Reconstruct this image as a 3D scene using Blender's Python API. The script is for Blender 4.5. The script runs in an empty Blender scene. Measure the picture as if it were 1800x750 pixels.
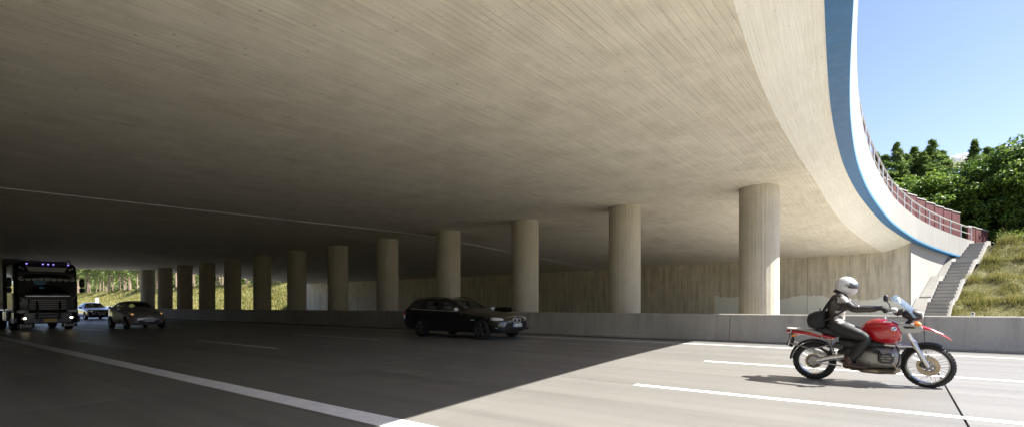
import bpy, bmesh, math, random
import numpy as np
from mathutils import Vector, Matrix

# ------------------------------------------------------------------ camera, sky, sun, exposure
SC = bpy.context.scene
COL = SC.collection
H0 = 1.33                                   # camera height over the road under it
YAW = math.atan(1152 / 880)                 # angle between the view and the road direction
cam_d = bpy.data.cameras.new('camera')
cam_d.sensor_width = 36.0
cam_d.lens = 17.6
cam_d.shift_y = 0.09
cam_d.clip_start = 0.05
cam_d.clip_end = 6000
cam = bpy.data.objects.new('camera', cam_d)
COL.objects.link(cam)
cam.location = (0, 0, H0)
cam.rotation_euler = (math.radians(90), 0, math.radians(90) - YAW)
SC.camera = cam

SUN = Vector((0.76, 0.42, 1.0)).normalized()        # towards the sun
sun_el = math.asin(SUN.z)
sun_az = math.atan2(SUN.x, SUN.y)
world = bpy.data.worlds.new('World')
SC.world = world
world.use_nodes = True
wn = world.node_tree
bg = wn.nodes['Background']
sky = wn.nodes.new('ShaderNodeTexSky')
sky.sky_type = 'NISHITA'
sky.sun_disc = False
sky.sun_elevation = sun_el
sky.sun_rotation = sun_az
sky.altitude = 100
sky.air_density = 1.0
sky.dust_density = 0.6
sky.ozone_density = 3.5
tint = wn.nodes.new('ShaderNodeMix')
tint.data_type = 'RGBA'; tint.blend_type = 'MULTIPLY'
tint.inputs[0].default_value = 1.0
tint.inputs[7].default_value = (1.08, 0.94, 1.0, 1)       # white balance of the whole sky
wn.links.new(sky.outputs[0], tint.inputs[6])
wn.links.new(tint.outputs[2], bg.inputs[0])
bg.inputs[1].default_value = 0.043
sun_d = bpy.data.lights.new('sun', 'SUN')
sun_d.energy = 3.0
sun_d.angle = math.radians(0.53)
sun_d.color = (1.0, 0.955, 0.88)
sun_o = bpy.data.objects.new('sun', sun_d)
COL.objects.link(sun_o)
sun_o.rotation_euler = SUN.to_track_quat('Z', 'Y').to_euler()
sun_o.location = SUN * 200

SC.view_settings.view_transform = 'Standard'
SC.view_settings.look = 'None'
SC.view_settings.exposure = 2.55
SC.view_settings.gamma = 1.0
SC.view_settings.use_curve_mapping = False
SC.render.engine = 'CYCLES'
SC.cycles.use_denoising = True
SC.cycles.max_bounces = 14
SC.cycles.diffuse_bounces = 12
SC.cycles.glossy_bounces = 4
SC.cycles.transparent_max_bounces = 12
SC.cycles.sample_clamp_indirect = 6.0
SC.cycles.caustics_reflective = False
SC.cycles.caustics_refractive = False

rng = np.random.default_rng(7)
random.seed(7)

# ------------------------------------------------------------------ materials
class NT:
    """small helper round a node tree"""
    def __init__(self, name):
        self.m = bpy.data.materials.new(name)
        self.m.use_nodes = True
        self.t = self.m.node_tree
        self.b = self.t.nodes['Principled BSDF']
        self.out = self.t.nodes['Material Output']
    def n(self, kind, **kw):
        nd = self.t.nodes.new('ShaderNode' + kind)
        for k, v in kw.items():
            if k in nd.inputs.keys():
                nd.inputs[k].default_value = v
            else:
                setattr(nd, k, v)
        return nd
    def l(self, a, b):
        self.t.links.new(a, b)
    def coord(self, kind='Object', scale=(1, 1, 1), rot=(0, 0, 0)):
        tc = self.n('TexCoord')
        mp = self.n('Mapping')
        mp.inputs['Scale'].default_value = scale
        mp.inputs['Rotation'].default_value = rot
        self.l(tc.outputs[kind], mp.inputs[0])
        return mp.outputs[0]
    def noise(self, vec, scale, detail=4, rough=0.55, lo=0.3, hi=0.7, a=0.0, b=1.0):
        nz = self.n('TexNoise', Scale=scale, Detail=detail, Roughness=rough)
        self.l(vec, nz.inputs['Vector'])
        mr = self.n('MapRange')
        for i, v in zip((1, 2, 3, 4), (lo, hi, a, b)):
            mr.inputs[i].default_value = v
        self.l(nz.outputs[0], mr.inputs[0])
        return mr.outputs[0]
    def mix(self, fac, c1, c2, mode='MIX'):
        mx = self.n('Mix', data_type='RGBA', blend_type=mode)
        for sock, v in ((mx.inputs[0], fac), (mx.inputs[6], c1), (mx.inputs[7], c2)):
            if isinstance(v, (int, float)):
                sock.default_value = v
            elif isinstance(v, tuple):
                sock.default_value = v if len(v) == 4 else (*v, 1)
            else:
                self.l(v, sock)
        return mx.outputs[2]
    def math(self, op, a, b=0.0):
        m = self.n('Math', operation=op)
        for s, v in ((m.inputs[0], a), (m.inputs[1], b)):
            if isinstance(v, (int, float)):
                s.default_value = v
            else:
                self.l(v, s)
        return m.outputs[0]
    def bump(self, h, strength=0.3, dist=0.02):
        bp = self.n('Bump')
        bp.inputs['Strength'].default_value = strength
        bp.inputs['Distance'].default_value = dist
        self.l(h, bp.inputs['Height'])
        self.l(bp.outputs[0], self.b.inputs['Normal'])
    def done(self, col=None, rough=None):
        if col is not None:
            if isinstance(col, tuple):
                self.b.inputs['Base Color'].default_value = (*col, 1)
            else:
                self.l(col, self.b.inputs['Base Color'])
        if rough is not None:
            if isinstance(rough, (int, float)):
                self.b.inputs['Roughness'].default_value = rough
            else:
                self.l(rough, self.b.inputs['Roughness'])
        return self.m

def plain(name, col, rough=0.5, metal=0.0, var=0.12, scale=6.0, coat=0.0, spec=0.5):
    """a colour with a little procedural unevenness"""
    t = NT(name)
    v = t.coord('Object')
    f = t.noise(v, scale, 5)
    lo = tuple(c * (1 - var) for c in col)
    hi = tuple(min(1, c * (1 + var)) for c in col)
    t.b.inputs['Metallic'].default_value = metal
    t.b.inputs['Coat Weight'].default_value = coat
    t.b.inputs['Coat Roughness'].default_value = 0.05
    t.b.inputs['Specular IOR Level'].default_value = spec
    r = t.noise(v, scale * 3, 3, a=max(0, rough - 0.06), b=min(1, rough + 0.06))
    return t.done(t.mix(f, lo, hi), r)

def board_concrete(name, light, dark, row=0.11, length=3.2, stain=0.5, bump=0.35, vertical=False, streaks=0.0, patches=False, linedark=0.72, tone2=0.90):
    """board-marked concrete; UV.x runs along the boards in metres, UV.y across them"""
    t = NT(name)
    uv = t.coord('UV')
    br = t.n('TexBrick')
    br.offset = 0.37
    br.offset_frequency = 2
    br.inputs['Scale'].default_value = 1.0
    br.inputs['Color1'].default_value = (1, 1, 1, 1)
    br.inputs['Color2'].default_value = (tone2, tone2 * .99, tone2 * .97, 1)
    br.inputs['Mortar'].default_value = (linedark, linedark * 0.97, linedark * 0.92, 1)
    br.inputs['Mortar Size'].default_value = 0.006
    br.inputs['Mortar Smooth'].default_value = 0.6
    br.inputs['Bias'].default_value = -0.2
    br.inputs['Brick Width'].default_value = length
    br.inputs['Row Height'].default_value = row
    # the lines wander a little
    wob = t.n('TexNoise', Scale=0.7, Detail=2.0)
    t.l(uv, wob.inputs['Vector'])
    add = t.n('VectorMath', operation='MULTIPLY_ADD')
    add.inputs[1].default_value = (0.03, 0.03, 0)
    t.l(wob.outputs['Color'], add.inputs[0])
    t.l(uv, add.inputs[2])
    t.l(add.outputs[0], br.inputs['Vector'])
    along = t.n('Mapping'); along.inputs['Scale'].default_value = (0.35, 9, 1)
    t.l(uv, along.inputs[0])
    grain = t.noise(along.outputs[0], 2.2, 6, 0.65, 0.25, 0.75)
    big = t.noise(uv, 0.28, 6, 0.62, 0.36, 0.66)
    mid = t.noise(uv, 1.7, 6, 0.6, 0.4, 0.72)
    pit = t.noise(uv, 14, 3, 0.5, 0.66, 0.74)
    c = t.mix(big, light, dark)
    c = t.mix(t.math('MULTIPLY', mid, stain), c, tuple(d * 0.78 for d in dark))
    c = t.mix(t.math('MULTIPLY', grain, 0.45), c, tuple(min(1, l * 1.12) for l in light))
    al2 = t.n('Mapping'); al2.inputs['Scale'].default_value = (0.16, 4.2, 1)
    t.l(uv, al2.inputs[0])
    dk = t.noise(al2.outputs[0], 2.0, 8, 0.72, 0.46, 0.74)
    blot = t.noise(uv, 0.75, 8, 0.68, 0.50, 0.70)
    c = t.mix(t.math('MULTIPLY', dk, stain * 0.62), c, tuple(d * 0.62 for d in dark))
    c = t.mix(t.math('MULTIPLY', blot, stain * 0.55), c, (dark[0] * .60, dark[1] * .57, dark[2] * .50))
    al3 = t.n('Mapping'); al3.inputs['Scale'].default_value = (0.5, 16, 1)
    t.l(uv, al3.inputs[0])
    hair = t.noise(al3.outputs[0], 2.4, 5, 0.7, 0.40, 0.66)
    c = t.mix(t.math('MULTIPLY', hair, 0.30), c, tuple(d * 0.60 for d in dark))
    lightst = t.noise(al2.outputs[0], 3.3, 6, 0.7, 0.56, 0.74)
    c = t.mix(t.math('MULTIPLY', lightst, 0.55), c, tuple(min(.92, l * 1.22) for l in light))
    lm = t.noise(uv, 1.1, 4, 0.6, 0.35, 0.65, 0.25, 1.0)
    c = t.mix(t.math('MULTIPLY', lm, 0.85), c, br.outputs['Color'], 'MULTIPLY')
    c = t.mix(t.math('MULTIPLY', pit, 0.7), c, tuple(d * 0.40 for d in dark))
    if streaks:
        sm = t.n('Mapping'); sm.inputs['Scale'].default_value = (0.25, 2.6, 1)
        t.l(uv, sm.inputs[0])
        st = t.noise(sm.outputs[0], 1.3, 7, 0.7, 0.42, 0.68)
        c = t.mix(t.math('MULTIPLY', st, streaks), c, (0.10, 0.085, 0.06))
    if patches:
        # pale paint rolled over the foot of the wall, with an uneven upper rim
        tc = t.n('TexCoord'); sx = t.n('SeparateXYZ')
        t.l(tc.outputs['Object'], sx.inputs[0])
        nz = t.noise(tc.outputs['Object'], 0.5, 3, 0.5, 0.3, 0.7, -0.45, 0.45)
        nz2 = t.noise(tc.outputs['Object'], 5, 3, 0.5, 0.3, 0.7, -0.05, 0.05)
        rim = t.math('ADD', t.math('ADD', nz, nz2), 1.75)
        below = t.math('LESS_THAN', sx.outputs['Z'], rim)
        right = t.math('GREATER_THAN', sx.outputs['X'], t.math('ADD', nz2, -10.3))
        fac = t.math('MULTIPLY', t.math('MULTIPLY', below, right), 0.8)
        c = t.mix(fac, c, (0.72, 0.73, 0.65))
    h = t.math('ADD', t.math('MULTIPLY', br.outputs['Fac'], -0.8), t.math('MULTIPLY', grain, 0.5))
    h = t.math('ADD', h, t.math('MULTIPLY', pit, -0.5))
    t.bump(h, bump, 0.012)
    return t.done(c, 0.85)

def cast_concrete(name, light, dark, scale=1.0, streak=True, grime=0.5, bump=0.15):
    t = NT(name)
    v = t.coord('Object')
    big = t.noise(v, 0.5 * scale, 6, 0.6, 0.35, 0.68)
    fine = t.noise(v, 22 * scale, 5, 0.6, 0.3, 0.7)
    c = t.mix(big, light, dark)
    c = t.mix(t.math('MULTIPLY', fine, 0.25), c, tuple(d * 0.7 for d in dark))
    if streak:
        vs = t.coord('Object', (2.5, 2.5, 0.18))
        st = t.noise(vs, 1.6, 7, 0.65, 0.46, 0.72)
        c = t.mix(t.math('MULTIPLY', st, grime), c, tuple(d * 0.5 for d in dark))
    t.bump(fine, bump, 0.01)
    return t.done(c, 0.8)

def road_mat(name, light, dark, rough=0.5):
    t = NT(name)
    tc = t.n('TexCoord'); geo = t.n('NewGeometry')
    pos = geo.outputs['Position']
    def mapped(sc):
        m = t.n('Mapping'); m.inputs['Scale'].default_value = sc
        t.l(pos, m.inputs[0]); return m.outputs[0]
    lanes = t.noise(mapped((0.035, 1.0, 1)), 0.9, 5, 0.6, 0.32, 0.70)
    tracks = t.noise(mapped((0.05, 3.2, 1)), 1.1, 5, 0.6, 0.44, 0.72)
    big = t.noise(mapped((0.5, 0.5, 0.5)), 0.5, 5, 0.6, 0.35, 0.7)
    agg = t.noise(mapped((1, 1, 1)), 55, 4, 0.7, 0.3, 0.7)
    spk = t.noise(mapped((1, 1, 1)), 130, 2, 0.6, 0.35, 0.65)
    oi = t.n('ObjectInfo')
    c = t.mix(lanes, light, dark)
    c = t.mix(t.math('MULTIPLY', tracks, 0.6), c, tuple(d * 0.66 for d in dark))
    c = t.mix(t.math('MULTIPLY', big, 0.3), c, tuple(min(1, l * 1.15) for l in light))
    c = t.mix(t.math('MULTIPLY', agg, 0.5), c, tuple(d * 0.45 for d in dark))
    c = t.mix(t.math('MULTIPLY', spk, 0.22), c, tuple(min(1, l * 1.5) for l in light))
    c = t.mix(t.math('MULTIPLY', oi.outputs['Random'], 0.16), c, tuple(d * 0.8 for d in dark))
    h = t.math('ADD', agg, t.math('MULTIPLY', spk, 0.6))
    t.bump(h, 0.28, 0.006)
    r = t.noise(mapped((0.04, 1.5, 1)), 1.0, 4, 0.6, 0.3, 0.7, rough - 0.07, rough + 0.1)
    return t.done(c, r)

def leaf_mat(name, cols, trans=0.35):
    t = NT(name)
    g = t.n('NewGeometry')
    cr = t.n('ValToRGB')
    el = cr.color_ramp.elements
    while len(el) < len(cols):
        el.new(0.5)
    for i, c in enumerate(cols):
        el[i].position = i / (len(cols) - 1)
        el[i].color = (*c, 1)
    t.l(g.outputs['Random Per Island'], cr.inputs[0])
    nz = t.noise(g.outputs['Position'], 0.35, 3, 0.5, 0.3, 0.7)
    c = t.mix(t.math('MULTIPLY', nz, 0.35), cr.outputs[0], cols[0])
    t.l(c, t.b.inputs['Base Color'])
    t.b.inputs['Roughness'].default_value = 0.5
    tr = t.n('BsdfTranslucent')
    t.l(c, tr.inputs[0])
    mx = t.n('MixShader'); mx.inputs[0].default_value = trans
    t.l(t.b.outputs[0], mx.inputs[1]); t.l(tr.outputs[0], mx.inputs[2])
    t.l(mx.outputs[0], t.out.inputs[0])
    return t.m

def ground_mat(name, cols):
    t = NT(name)
    v = t.coord('Object')
    a = t.noise(v, 0.35, 6, 0.65, 0.35, 0.65)
    b = t.noise(v, 3.0, 6, 0.65, 0.35, 0.65)
    d = t.noise(v, 16.0, 4, 0.6, 0.35, 0.65)
    c = t.mix(a, cols[0], cols[1])
    c = t.mix(t.math('MULTIPLY', b, 0.6), c, cols[2])
    c = t.mix(t.math('MULTIPLY', d, 0.5), c, cols[3])
    t.bump(t.math('ADD', b, d), 0.6, 0.08)
    return t.done(c, 0.9)

def glass_mat(name, tint=(0.03, 0.035, 0.035), opac=0.45):
    t = NT(name)
    v = t.coord('Object')
    t.b.inputs['Roughness'].default_value = 0.03
    c = t.mix(t.noise(v, 4, 2), tint, tuple(x * 1.25 for x in tint))
    t.l(c, t.b.inputs['Base Color'])
    tr = t.n('BsdfTransparent')
    tr.inputs[0].default_value = (0.85, 0.9, 0.88, 1)
    mx = t.n('MixShader'); mx.inputs[0].default_value = opac
    t.l(tr.outputs[0], mx.inputs[1]); t.l(t.b.outputs[0], mx.inputs[2])
    t.l(mx.outputs[0], t.out.inputs[0])
    return t.m

def lamp_mat(name, col, strength):
    t = NT(name)
    v = t.coord('Object')
    c = t.mix(t.noise(v, 30, 2), col, tuple(x * 0.8 for x in col))
    t.l(c, t.b.inputs['Emission Color'])
    t.b.inputs['Emission Strength'].default_value = strength
    return t.done(c, 0.2)

M = dict(
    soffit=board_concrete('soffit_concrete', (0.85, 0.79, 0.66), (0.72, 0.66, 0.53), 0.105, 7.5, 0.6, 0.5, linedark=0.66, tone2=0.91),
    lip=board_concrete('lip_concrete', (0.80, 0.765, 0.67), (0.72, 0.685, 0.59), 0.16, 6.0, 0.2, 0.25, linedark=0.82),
    column=board_concrete('column_concrete', (0.56, 0.515, 0.425), (0.45, 0.41, 0.33), 0.095, 30, 0.4, 0.6, linedark=0.55),
    wall=board_concrete('abutment_concrete', (0.68, 0.62, 0.49), (0.54, 0.49, 0.375), 0.12, 30, 0.5, 0.45, streaks=0.5, patches=True, linedark=0.7),
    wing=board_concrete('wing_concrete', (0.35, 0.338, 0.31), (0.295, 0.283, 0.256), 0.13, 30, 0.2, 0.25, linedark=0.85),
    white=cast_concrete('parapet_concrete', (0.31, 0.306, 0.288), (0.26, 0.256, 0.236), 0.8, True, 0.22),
    blue=plain('blue_paint', (0.016, 0.13, 0.31), 0.45, 0, 0.10, 2.5),
    lightblue=plain('lightened_blue_paint', (0.07, 0.24, 0.42), 0.45, 0, 0.08, 3.0),  # the blue paint lightened for its sunlit strip; cab cloth shares it
    barrier=cast_concrete('barrier_concrete', (0.40, 0.382, 0.345), (0.30, 0.286, 0.254), 1.0, True, 0.5),
    stair=cast_concrete('stair_concrete', (0.36, 0.345, 0.315), (0.28, 0.268, 0.245), 1.2, False, 0.2),
    slabconc=cast_concrete('slope_concrete', (0.34, 0.328, 0.30), (0.28, 0.268, 0.24), 1.0, True, 0.25),
    road=road_mat('road_concrete', (0.40, 0.388, 0.362), (0.305, 0.296, 0.276), 0.44),
    road_pale=road_mat('bounce_road_concrete', (0.52, 0.50, 0.455), (0.43, 0.412, 0.372), 0.5),  # road past the slabs, made pale to bounce light under the deck
    asphalt=road_mat('asphalt', (0.075, 0.075, 0.075), (0.05, 0.05, 0.05), 0.7),
    joint=plain('joint_sealant', (0.02, 0.02, 0.02), 0.8, 0, 0.2, 8),
    paint=plain('road_paint', (0.88, 0.885, 0.90), 0.5, 0, 0.10, 9),
    gravel=ground_mat('median_gravel', ((0.40, 0.38, 0.33), (0.30, 0.28, 0.25), (0.44, 0.42, 0.37), (0.22, 0.21, 0.19))),
    grass=ground_mat('grass_ground', ((0.206, 0.182, 0.061), (0.133, 0.145, 0.036), (0.242, 0.194, 0.085), (0.085, 0.091, 0.028))),
    meadow=ground_mat('meadow_ground', ((0.315, 0.270, 0.090), (0.210, 0.225, 0.060), (0.338, 0.270, 0.112), (0.150, 0.173, 0.045))),
    soil=ground_mat('forest_floor', ((0.06, 0.055, 0.03), (0.05, 0.06, 0.025), (0.08, 0.07, 0.04), (0.03, 0.03, 0.02))),
    blade=leaf_mat('grass_blades', ((0.107, 0.136, 0.025), (0.200, 0.207, 0.043), (0.299, 0.256, 0.085), (0.356, 0.285, 0.129)), 0.4),
    leaf=leaf_mat('broad_leaves', ((0.043, 0.091, 0.016), (0.100, 0.173, 0.026), (0.173, 0.259, 0.043)), 0.45),
    leaf2=leaf_mat('light_leaves', ((0.073, 0.137, 0.018), (0.146, 0.237, 0.033), (0.246, 0.328, 0.055)), 0.48),
    needle=leaf_mat('spruce_needles', ((0.082, 0.139, 0.034), (0.152, 0.232, 0.053), (0.232, 0.315, 0.082)), 0.4),
    pine=leaf_mat('pine_needles', ((0.085, 0.128, 0.034), (0.162, 0.212, 0.060), (0.272, 0.306, 0.102)), 0.4),
    bark=plain('bark', (0.10, 0.08, 0.06), 0.9, 0, 0.4, 9),
    pinebark=plain('pine_bark', (0.26, 0.19, 0.14), 0.9, 0, 0.35, 5),
    steel=plain('galvanised_steel', (0.55, 0.55, 0.54), 0.42, 0.75, 0.1, 5),
    wood=plain('burgundy_boards', (0.085, 0.020, 0.022), 0.65, 0, 0.25, 3),
    cap=plain('fence_cap', (0.40, 0.39, 0.37), 0.6, 0, 0.1, 4),
    cloud=leaf_mat('cloud_white', ((0.93, 0.94, 0.96), (0.95, 0.95, 0.96)), 0.5),
    # vehicles
    black=plain('black_car_paint', (0.010, 0.010, 0.012), 0.22, 0.0, 0.2, 5, 0.9),
    grey=plain('grey_car_paint', (0.36, 0.345, 0.38), 0.3, 0.25, 0.08, 5, 0.8),
    navy=plain('blue_car_paint', (0.03, 0.045, 0.10), 0.25, 0.3, 0.1, 5, 0.9),
    silver_car=plain('silver_car_paint', (0.45, 0.46, 0.48), 0.3, 0.5, 0.08, 5, 0.8),
    truckblack=plain('black_truck_paint', (0.012, 0.012, 0.013), 0.38, 0.0, 0.2, 3, 0.15),
    plastic=plain('black_plastic', (0.015, 0.015, 0.016), 0.55, 0, 0.2, 10),
    rubber=plain('tyre_rubber', (0.018, 0.018, 0.018), 0.8, 0, 0.25, 12),
    alloy=plain('alloy_metal', (0.55, 0.55, 0.56), 0.3, 0.9, 0.08, 8),
    darkalloy=plain('dark_alloy', (0.22, 0.20, 0.19), 0.35, 0.8, 0.1, 8),
    engine=plain('engine_metal', (0.30, 0.29, 0.27), 0.45, 0.7, 0.3, 14),
    darkengine=plain('dark_engine', (0.045, 0.042, 0.04), 0.5, 0.4, 0.3, 14),
    exhaust=plain('exhaust_metal', (0.33, 0.27, 0.20), 0.35, 0.85, 0.25, 8),
    chrome=plain('chrome', (0.85, 0.86, 0.88), 0.3, 0.55, 0.03, 8),
    glass=glass_mat('car_glass'),
    darkglass=glass_mat('dark_car_glass', (0.012, 0.012, 0.014), 0.72),
    lens=glass_mat('lamp_lens', (0.80, 0.82, 0.80), 0.8),
    screen=glass_mat('motorcycle_screen', (0.30, 0.38, 0.55), 0.2),
    interior=plain('car_interior', (0.03, 0.03, 0.032), 0.8, 0, 0.2, 8),
    beige=plain('pale_upholstery', (0.40, 0.38, 0.33), 0.8, 0, 0.1, 8),
    redlamp=plain('red_lamp', (0.45, 0.01, 0.012), 0.2, 0, 0.1, 20, 0.6),
    redpaint=plain('red_paint', (0.40, 0.006, 0.012), 0.25, 0, 0.08, 6, 0.8),
    orange=plain('orange_lamp', (0.8, 0.22, 0.02), 0.25, 0, 0.1, 20, 0.5),
    plate=plain('number_plate', (0.78, 0.78, 0.76), 0.4, 0, 0.04, 12),
    yplate=plain('yellow_plate', (0.80, 0.50, 0.02), 0.4, 0, 0.04, 12),
    euro=plain('plate_blue', (0.02, 0.08, 0.42), 0.4, 0, 0.05, 12),
    ink=plain('plate_ink', (0.03, 0.03, 0.03), 0.5, 0, 0.1, 12),
    lamp=lamp_mat('headlamp_glow', (1.0, 0.80, 0.55), 2.5),
    drl=lamp_mat('running_light', (1.0, 0.88, 0.70), 0.7),
    amber=lamp_mat('amber_headlamp', (1.0, 0.50, 0.16), 1.2),
    marker=lamp_mat('violet_marker_light', (0.30, 0.22, 1.0), 0.6),
    sign=plain('light_box', (0.42, 0.41, 0.38), 0.5, 0, 0.05, 4),
    curtain=plain('trailer_curtain', (0.40, 0.38, 0.27), 0.6, 0, 0.12, 2),
    leather=plain('jacket_leather', (0.028, 0.022, 0.019), 0.36, 0, 0.5, 9),
    greyleather=plain('grey_leather', (0.34, 0.32, 0.30), 0.4, 0, 0.3, 12),
    trousers=plain('black_trousers', (0.013, 0.013, 0.014), 0.6, 0, 0.3, 10),
    boot=plain('boot_leather', (0.05, 0.022, 0.016), 0.45, 0, 0.3, 10),
    helmet=plain('helmet_shell', (0.60, 0.60, 0.61), 0.2, 0, 0.04, 8, 0.6),
    visor=plain('visor', (0.04, 0.045, 0.055), 0.08, 0, 0.1, 8, 0.5),
    skin=plain('skin', (0.52, 0.33, 0.25), 0.55, 0, 0.08, 14),
    shirt=plain('pale_shirt', (0.42, 0.44, 0.47), 0.8, 0, 0.1, 10),
    hair=plain('hair', (0.06, 0.04, 0.025), 0.7, 0, 0.2, 30),
    cloth=plain('bag_fabric', (0.012, 0.012, 0.013), 0.75, 0, 0.3, 14),
    reflector=plain('white_reflector', (0.85, 0.85, 0.85), 0.3, 0, 0.03, 12),
)

# ------------------------------------------------------------------ mesh helpers
class MB:
    """collects shapes; build() links them as ONE mesh object"""
    def __init__(self):
        self.v = []; self.f = []; self.uv = []
    def add(self, vs, fs, uvs=None):
        o = len(self.v)
        self.v += [tuple(p) for p in vs]
        self.f += [tuple(i + o for i in f) for f in fs]
        if uvs is not None:
            self.uv += uvs
        return self
    def box(self, c, s, rot=None):
        hx, hy, hz = s[0] / 2, s[1] / 2, s[2] / 2
        vs = [Vector((x, y, z)) for x in (-hx, hx) for y in (-hy, hy) for z in (-hz, hz)]
        if rot:
            R = Matrix.Rotation(rot[2], 3, 'Z') @ Matrix.Rotation(rot[1], 3, 'Y') @ Matrix.Rotation(rot[0], 3, 'X')
            vs = [R @ p for p in vs]
        vs = [p + Vector(c) for p in vs]
        return self.add(vs, [(0, 1, 3, 2), (4, 6, 7, 5), (0, 4, 5, 1), (2, 3, 7, 6), (0, 2, 6, 4), (1, 5, 7, 3)])
    def loft(self, rings, cap=True, closed=True):
        n = len(rings[0])
        vs = [p for r in rings for p in r]
        fs = []
        for i in range(len(rings) - 1):
            for j in range(n if closed else n - 1):
                a = i * n + j; b = i * n + (j + 1) % n
                fs.append((a, b, b + n, a + n))
        if cap and closed:
            fs.append(tuple(reversed(range(n))))
            fs.append(tuple((len(rings) - 1) * n + j for j in range(n)))
        return self.add(vs, fs)
    def tube(self, pts, r, n=8, cap=True):
        pts = [Vector(p) for p in pts]
        if not isinstance(r, (list, tuple)):
            r = [r] * len(pts)
        rings = []
        up = None
        for i, p in enumerate(pts):
            d = (pts[min(i + 1, len(pts) - 1)] - pts[max(i - 1, 0)]).normalized()
            if up is None:
                up = Vector((0, 0, 1)) if abs(d.z) < 0.9 else Vector((0, 1, 0))
            s = d.cross(up)
            if s.length < 1e-4:
                s = d.cross(Vector((1, 0, 0)))
            s.normalize()
            up = s.cross(d).normalized()
            rings.append([p + (s * math.cos(a) + up * math.sin(a)) * r[i] for a in (2 * math.pi * k / n for k in range(n))])
        return self.loft(rings, cap)
    def lathe(self, prof, c, axis='y', n=32, closed_prof=True):
        """prof: list of (radius, offset along the axis)"""
        c = Vector(c)
        rings = []
        for k in range(n):
            a = 2 * math.pi * k / n
            ca, sa = math.cos(a), math.sin(a)
            ring = []
            for r, h in prof:
                if axis == 'y': p = Vector((r * ca, h, r * sa))
                elif axis == 'x': p = Vector((h, r * ca, r * sa))
                else: p = Vector((r * ca, r * sa, h))
                ring.append(c + p)
            rings.append(ring)
        m = len(prof)
        vs = [p for r in rings for p in r]
        fs = []
        for i in range(n):
            for j in range(m if closed_prof else m - 1):
                a = i * m + j; b = i * m + (j + 1) % m
                a2 = ((i + 1) % n) * m + j; b2 = ((i + 1) % n) * m + (j + 1) % m
                fs.append((a, b, b2, a2))
        return self.add(vs, fs)
    def blob(self, c, r, n=12, m=8, power=1.0):
        """ellipsoid; power < 1 makes it boxier"""
        vs = []; fs = []
        def sg(x): return math.copysign(abs(x) ** power, x)
        for i in range(m + 1):
            th = math.pi * i / m
            for j in range(n):
                ph = 2 * math.pi * j / n
                vs.append((c[0] + r[0] * sg(math.sin(th)) * sg(math.cos(ph)), c[1] + r[1] * sg(math.sin(th)) * sg(math.sin(ph)), c[2] + r[2] * sg(math.cos(th))))
        for i in range(m):
            for j in range(n):
                a = i * n + j; b = i * n + (j + 1) % n
                fs.append((a, a + n, b + n, b))
        return self.add(vs, fs)
    def prism(self, poly, y0, y1, plane='xz'):
        """closed outline in a plane, extruded"""
        n = len(poly)
        def P(a, b, t):
            return {'xz': (a, t, b), 'xy': (a, b, t), 'yz': (t, a, b)}[plane]
        vs = [P(a, b, y0) for a, b in poly] + [P(a, b, y1) for a, b in poly]
        fs = [(i, (i + 1) % n, (i + 1) % n + n, i + n) for i in range(n)]
        fs += [tuple(reversed(range(n))), tuple(range(n, 2 * n))]
        return self.add(vs, fs)
    def build(self, name, mat, parent=None, smooth=35, bevel=0, seg=2):
        me = bpy.data.meshes.new(name)
        me.from_pydata([tuple(p) for p in self.v], [], self.f)
        if self.uv:
            ul = me.uv_layers.new(name='UVMap')
            ul.data.foreach_set('uv', np.array(self.uv, dtype=np.float32).ravel())
        bm = bmesh.new(); bm.from_mesh(me)
        if not self.uv:
            bmesh.ops.remove_doubles(bm, verts=bm.verts, dist=1e-5)
        bmesh.ops.recalc_face_normals(bm, faces=bm.faces)
        bm.to_mesh(me); bm.free()
        me.materials.append(M[mat] if isinstance(mat, str) else mat)
        if smooth:
            me.polygons.foreach_set('use_smooth', [True] * len(me.polygons))
            me.set_sharp_from_angle(angle=math.radians(smooth))
        o = bpy.data.objects.new(name, me)
        COL.objects.link(o)
        o.parent = parent
        if bevel:
            b = o.modifiers.new('bevel', 'BEVEL'); b.width = bevel; b.segments = seg; b.limit_method = 'ANGLE'
            b.angle_limit = math.radians(40)
        return o

def tag(o, label=None, cat=None, group=None, kind=None):
    for k, v in (('label', label), ('category', cat), ('group', group), ('kind', kind)):
        if v: o[k] = v
    return o

def thing(name, label, cat, loc=(0, 0, 0), rot=(0, 0, 0), group=None):
    o = bpy.data.objects.new(name, None)
    o.empty_display_size = 0.3
    COL.objects.link(o)
    o.location = loc; o.rotation_euler = rot
    return tag(o, label, cat, group)

def sub(name, parent, loc=(0, 0, 0), rot=(0, 0, 0)):
    o = bpy.data.objects.new(name, None)
    COL.objects.link(o); o.parent = parent
    o.location = loc; o.rotation_euler = rot
    return o

def inst(me, name, parent=None, loc=(0, 0, 0), rot=(0, 0, 0), scale=(1, 1, 1)):
    o = bpy.data.objects.new(name, me)
    COL.objects.link(o); o.parent = parent
    o.location = loc; o.rotation_euler = rot; o.scale = scale
    return o

def copy_tree(o, parent=None):
    c = o.copy(); COL.objects.link(c); c.parent = parent
    for ch in list(o.children):
        copy_tree(ch, c)
    return c

def fast_mesh(name, verts, faces, mat, smooth=False):
    """verts (n,3) and faces (m,k) arrays of one face size"""
    me = bpy.data.meshes.new(name)
    k = faces.shape[1]
    me.vertices.add(len(verts)); me.vertices.foreach_set('co', verts.astype(np.float32).ravel())
    me.loops.add(faces.size); me.loops.foreach_set('vertex_index', faces.astype(np.int32).ravel())
    me.polygons.add(len(faces))
    me.polygons.foreach_set('loop_start', np.arange(0, faces.size, k, dtype=np.int32))
    me.polygons.foreach_set('loop_total', np.full(len(faces), k, dtype=np.int32))
    if smooth:
        me.polygons.foreach_set('use_smooth', np.ones(len(faces), dtype=bool))
    me.update(calc_edges=True)
    me.materials.append(M[mat])
    return me

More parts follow.
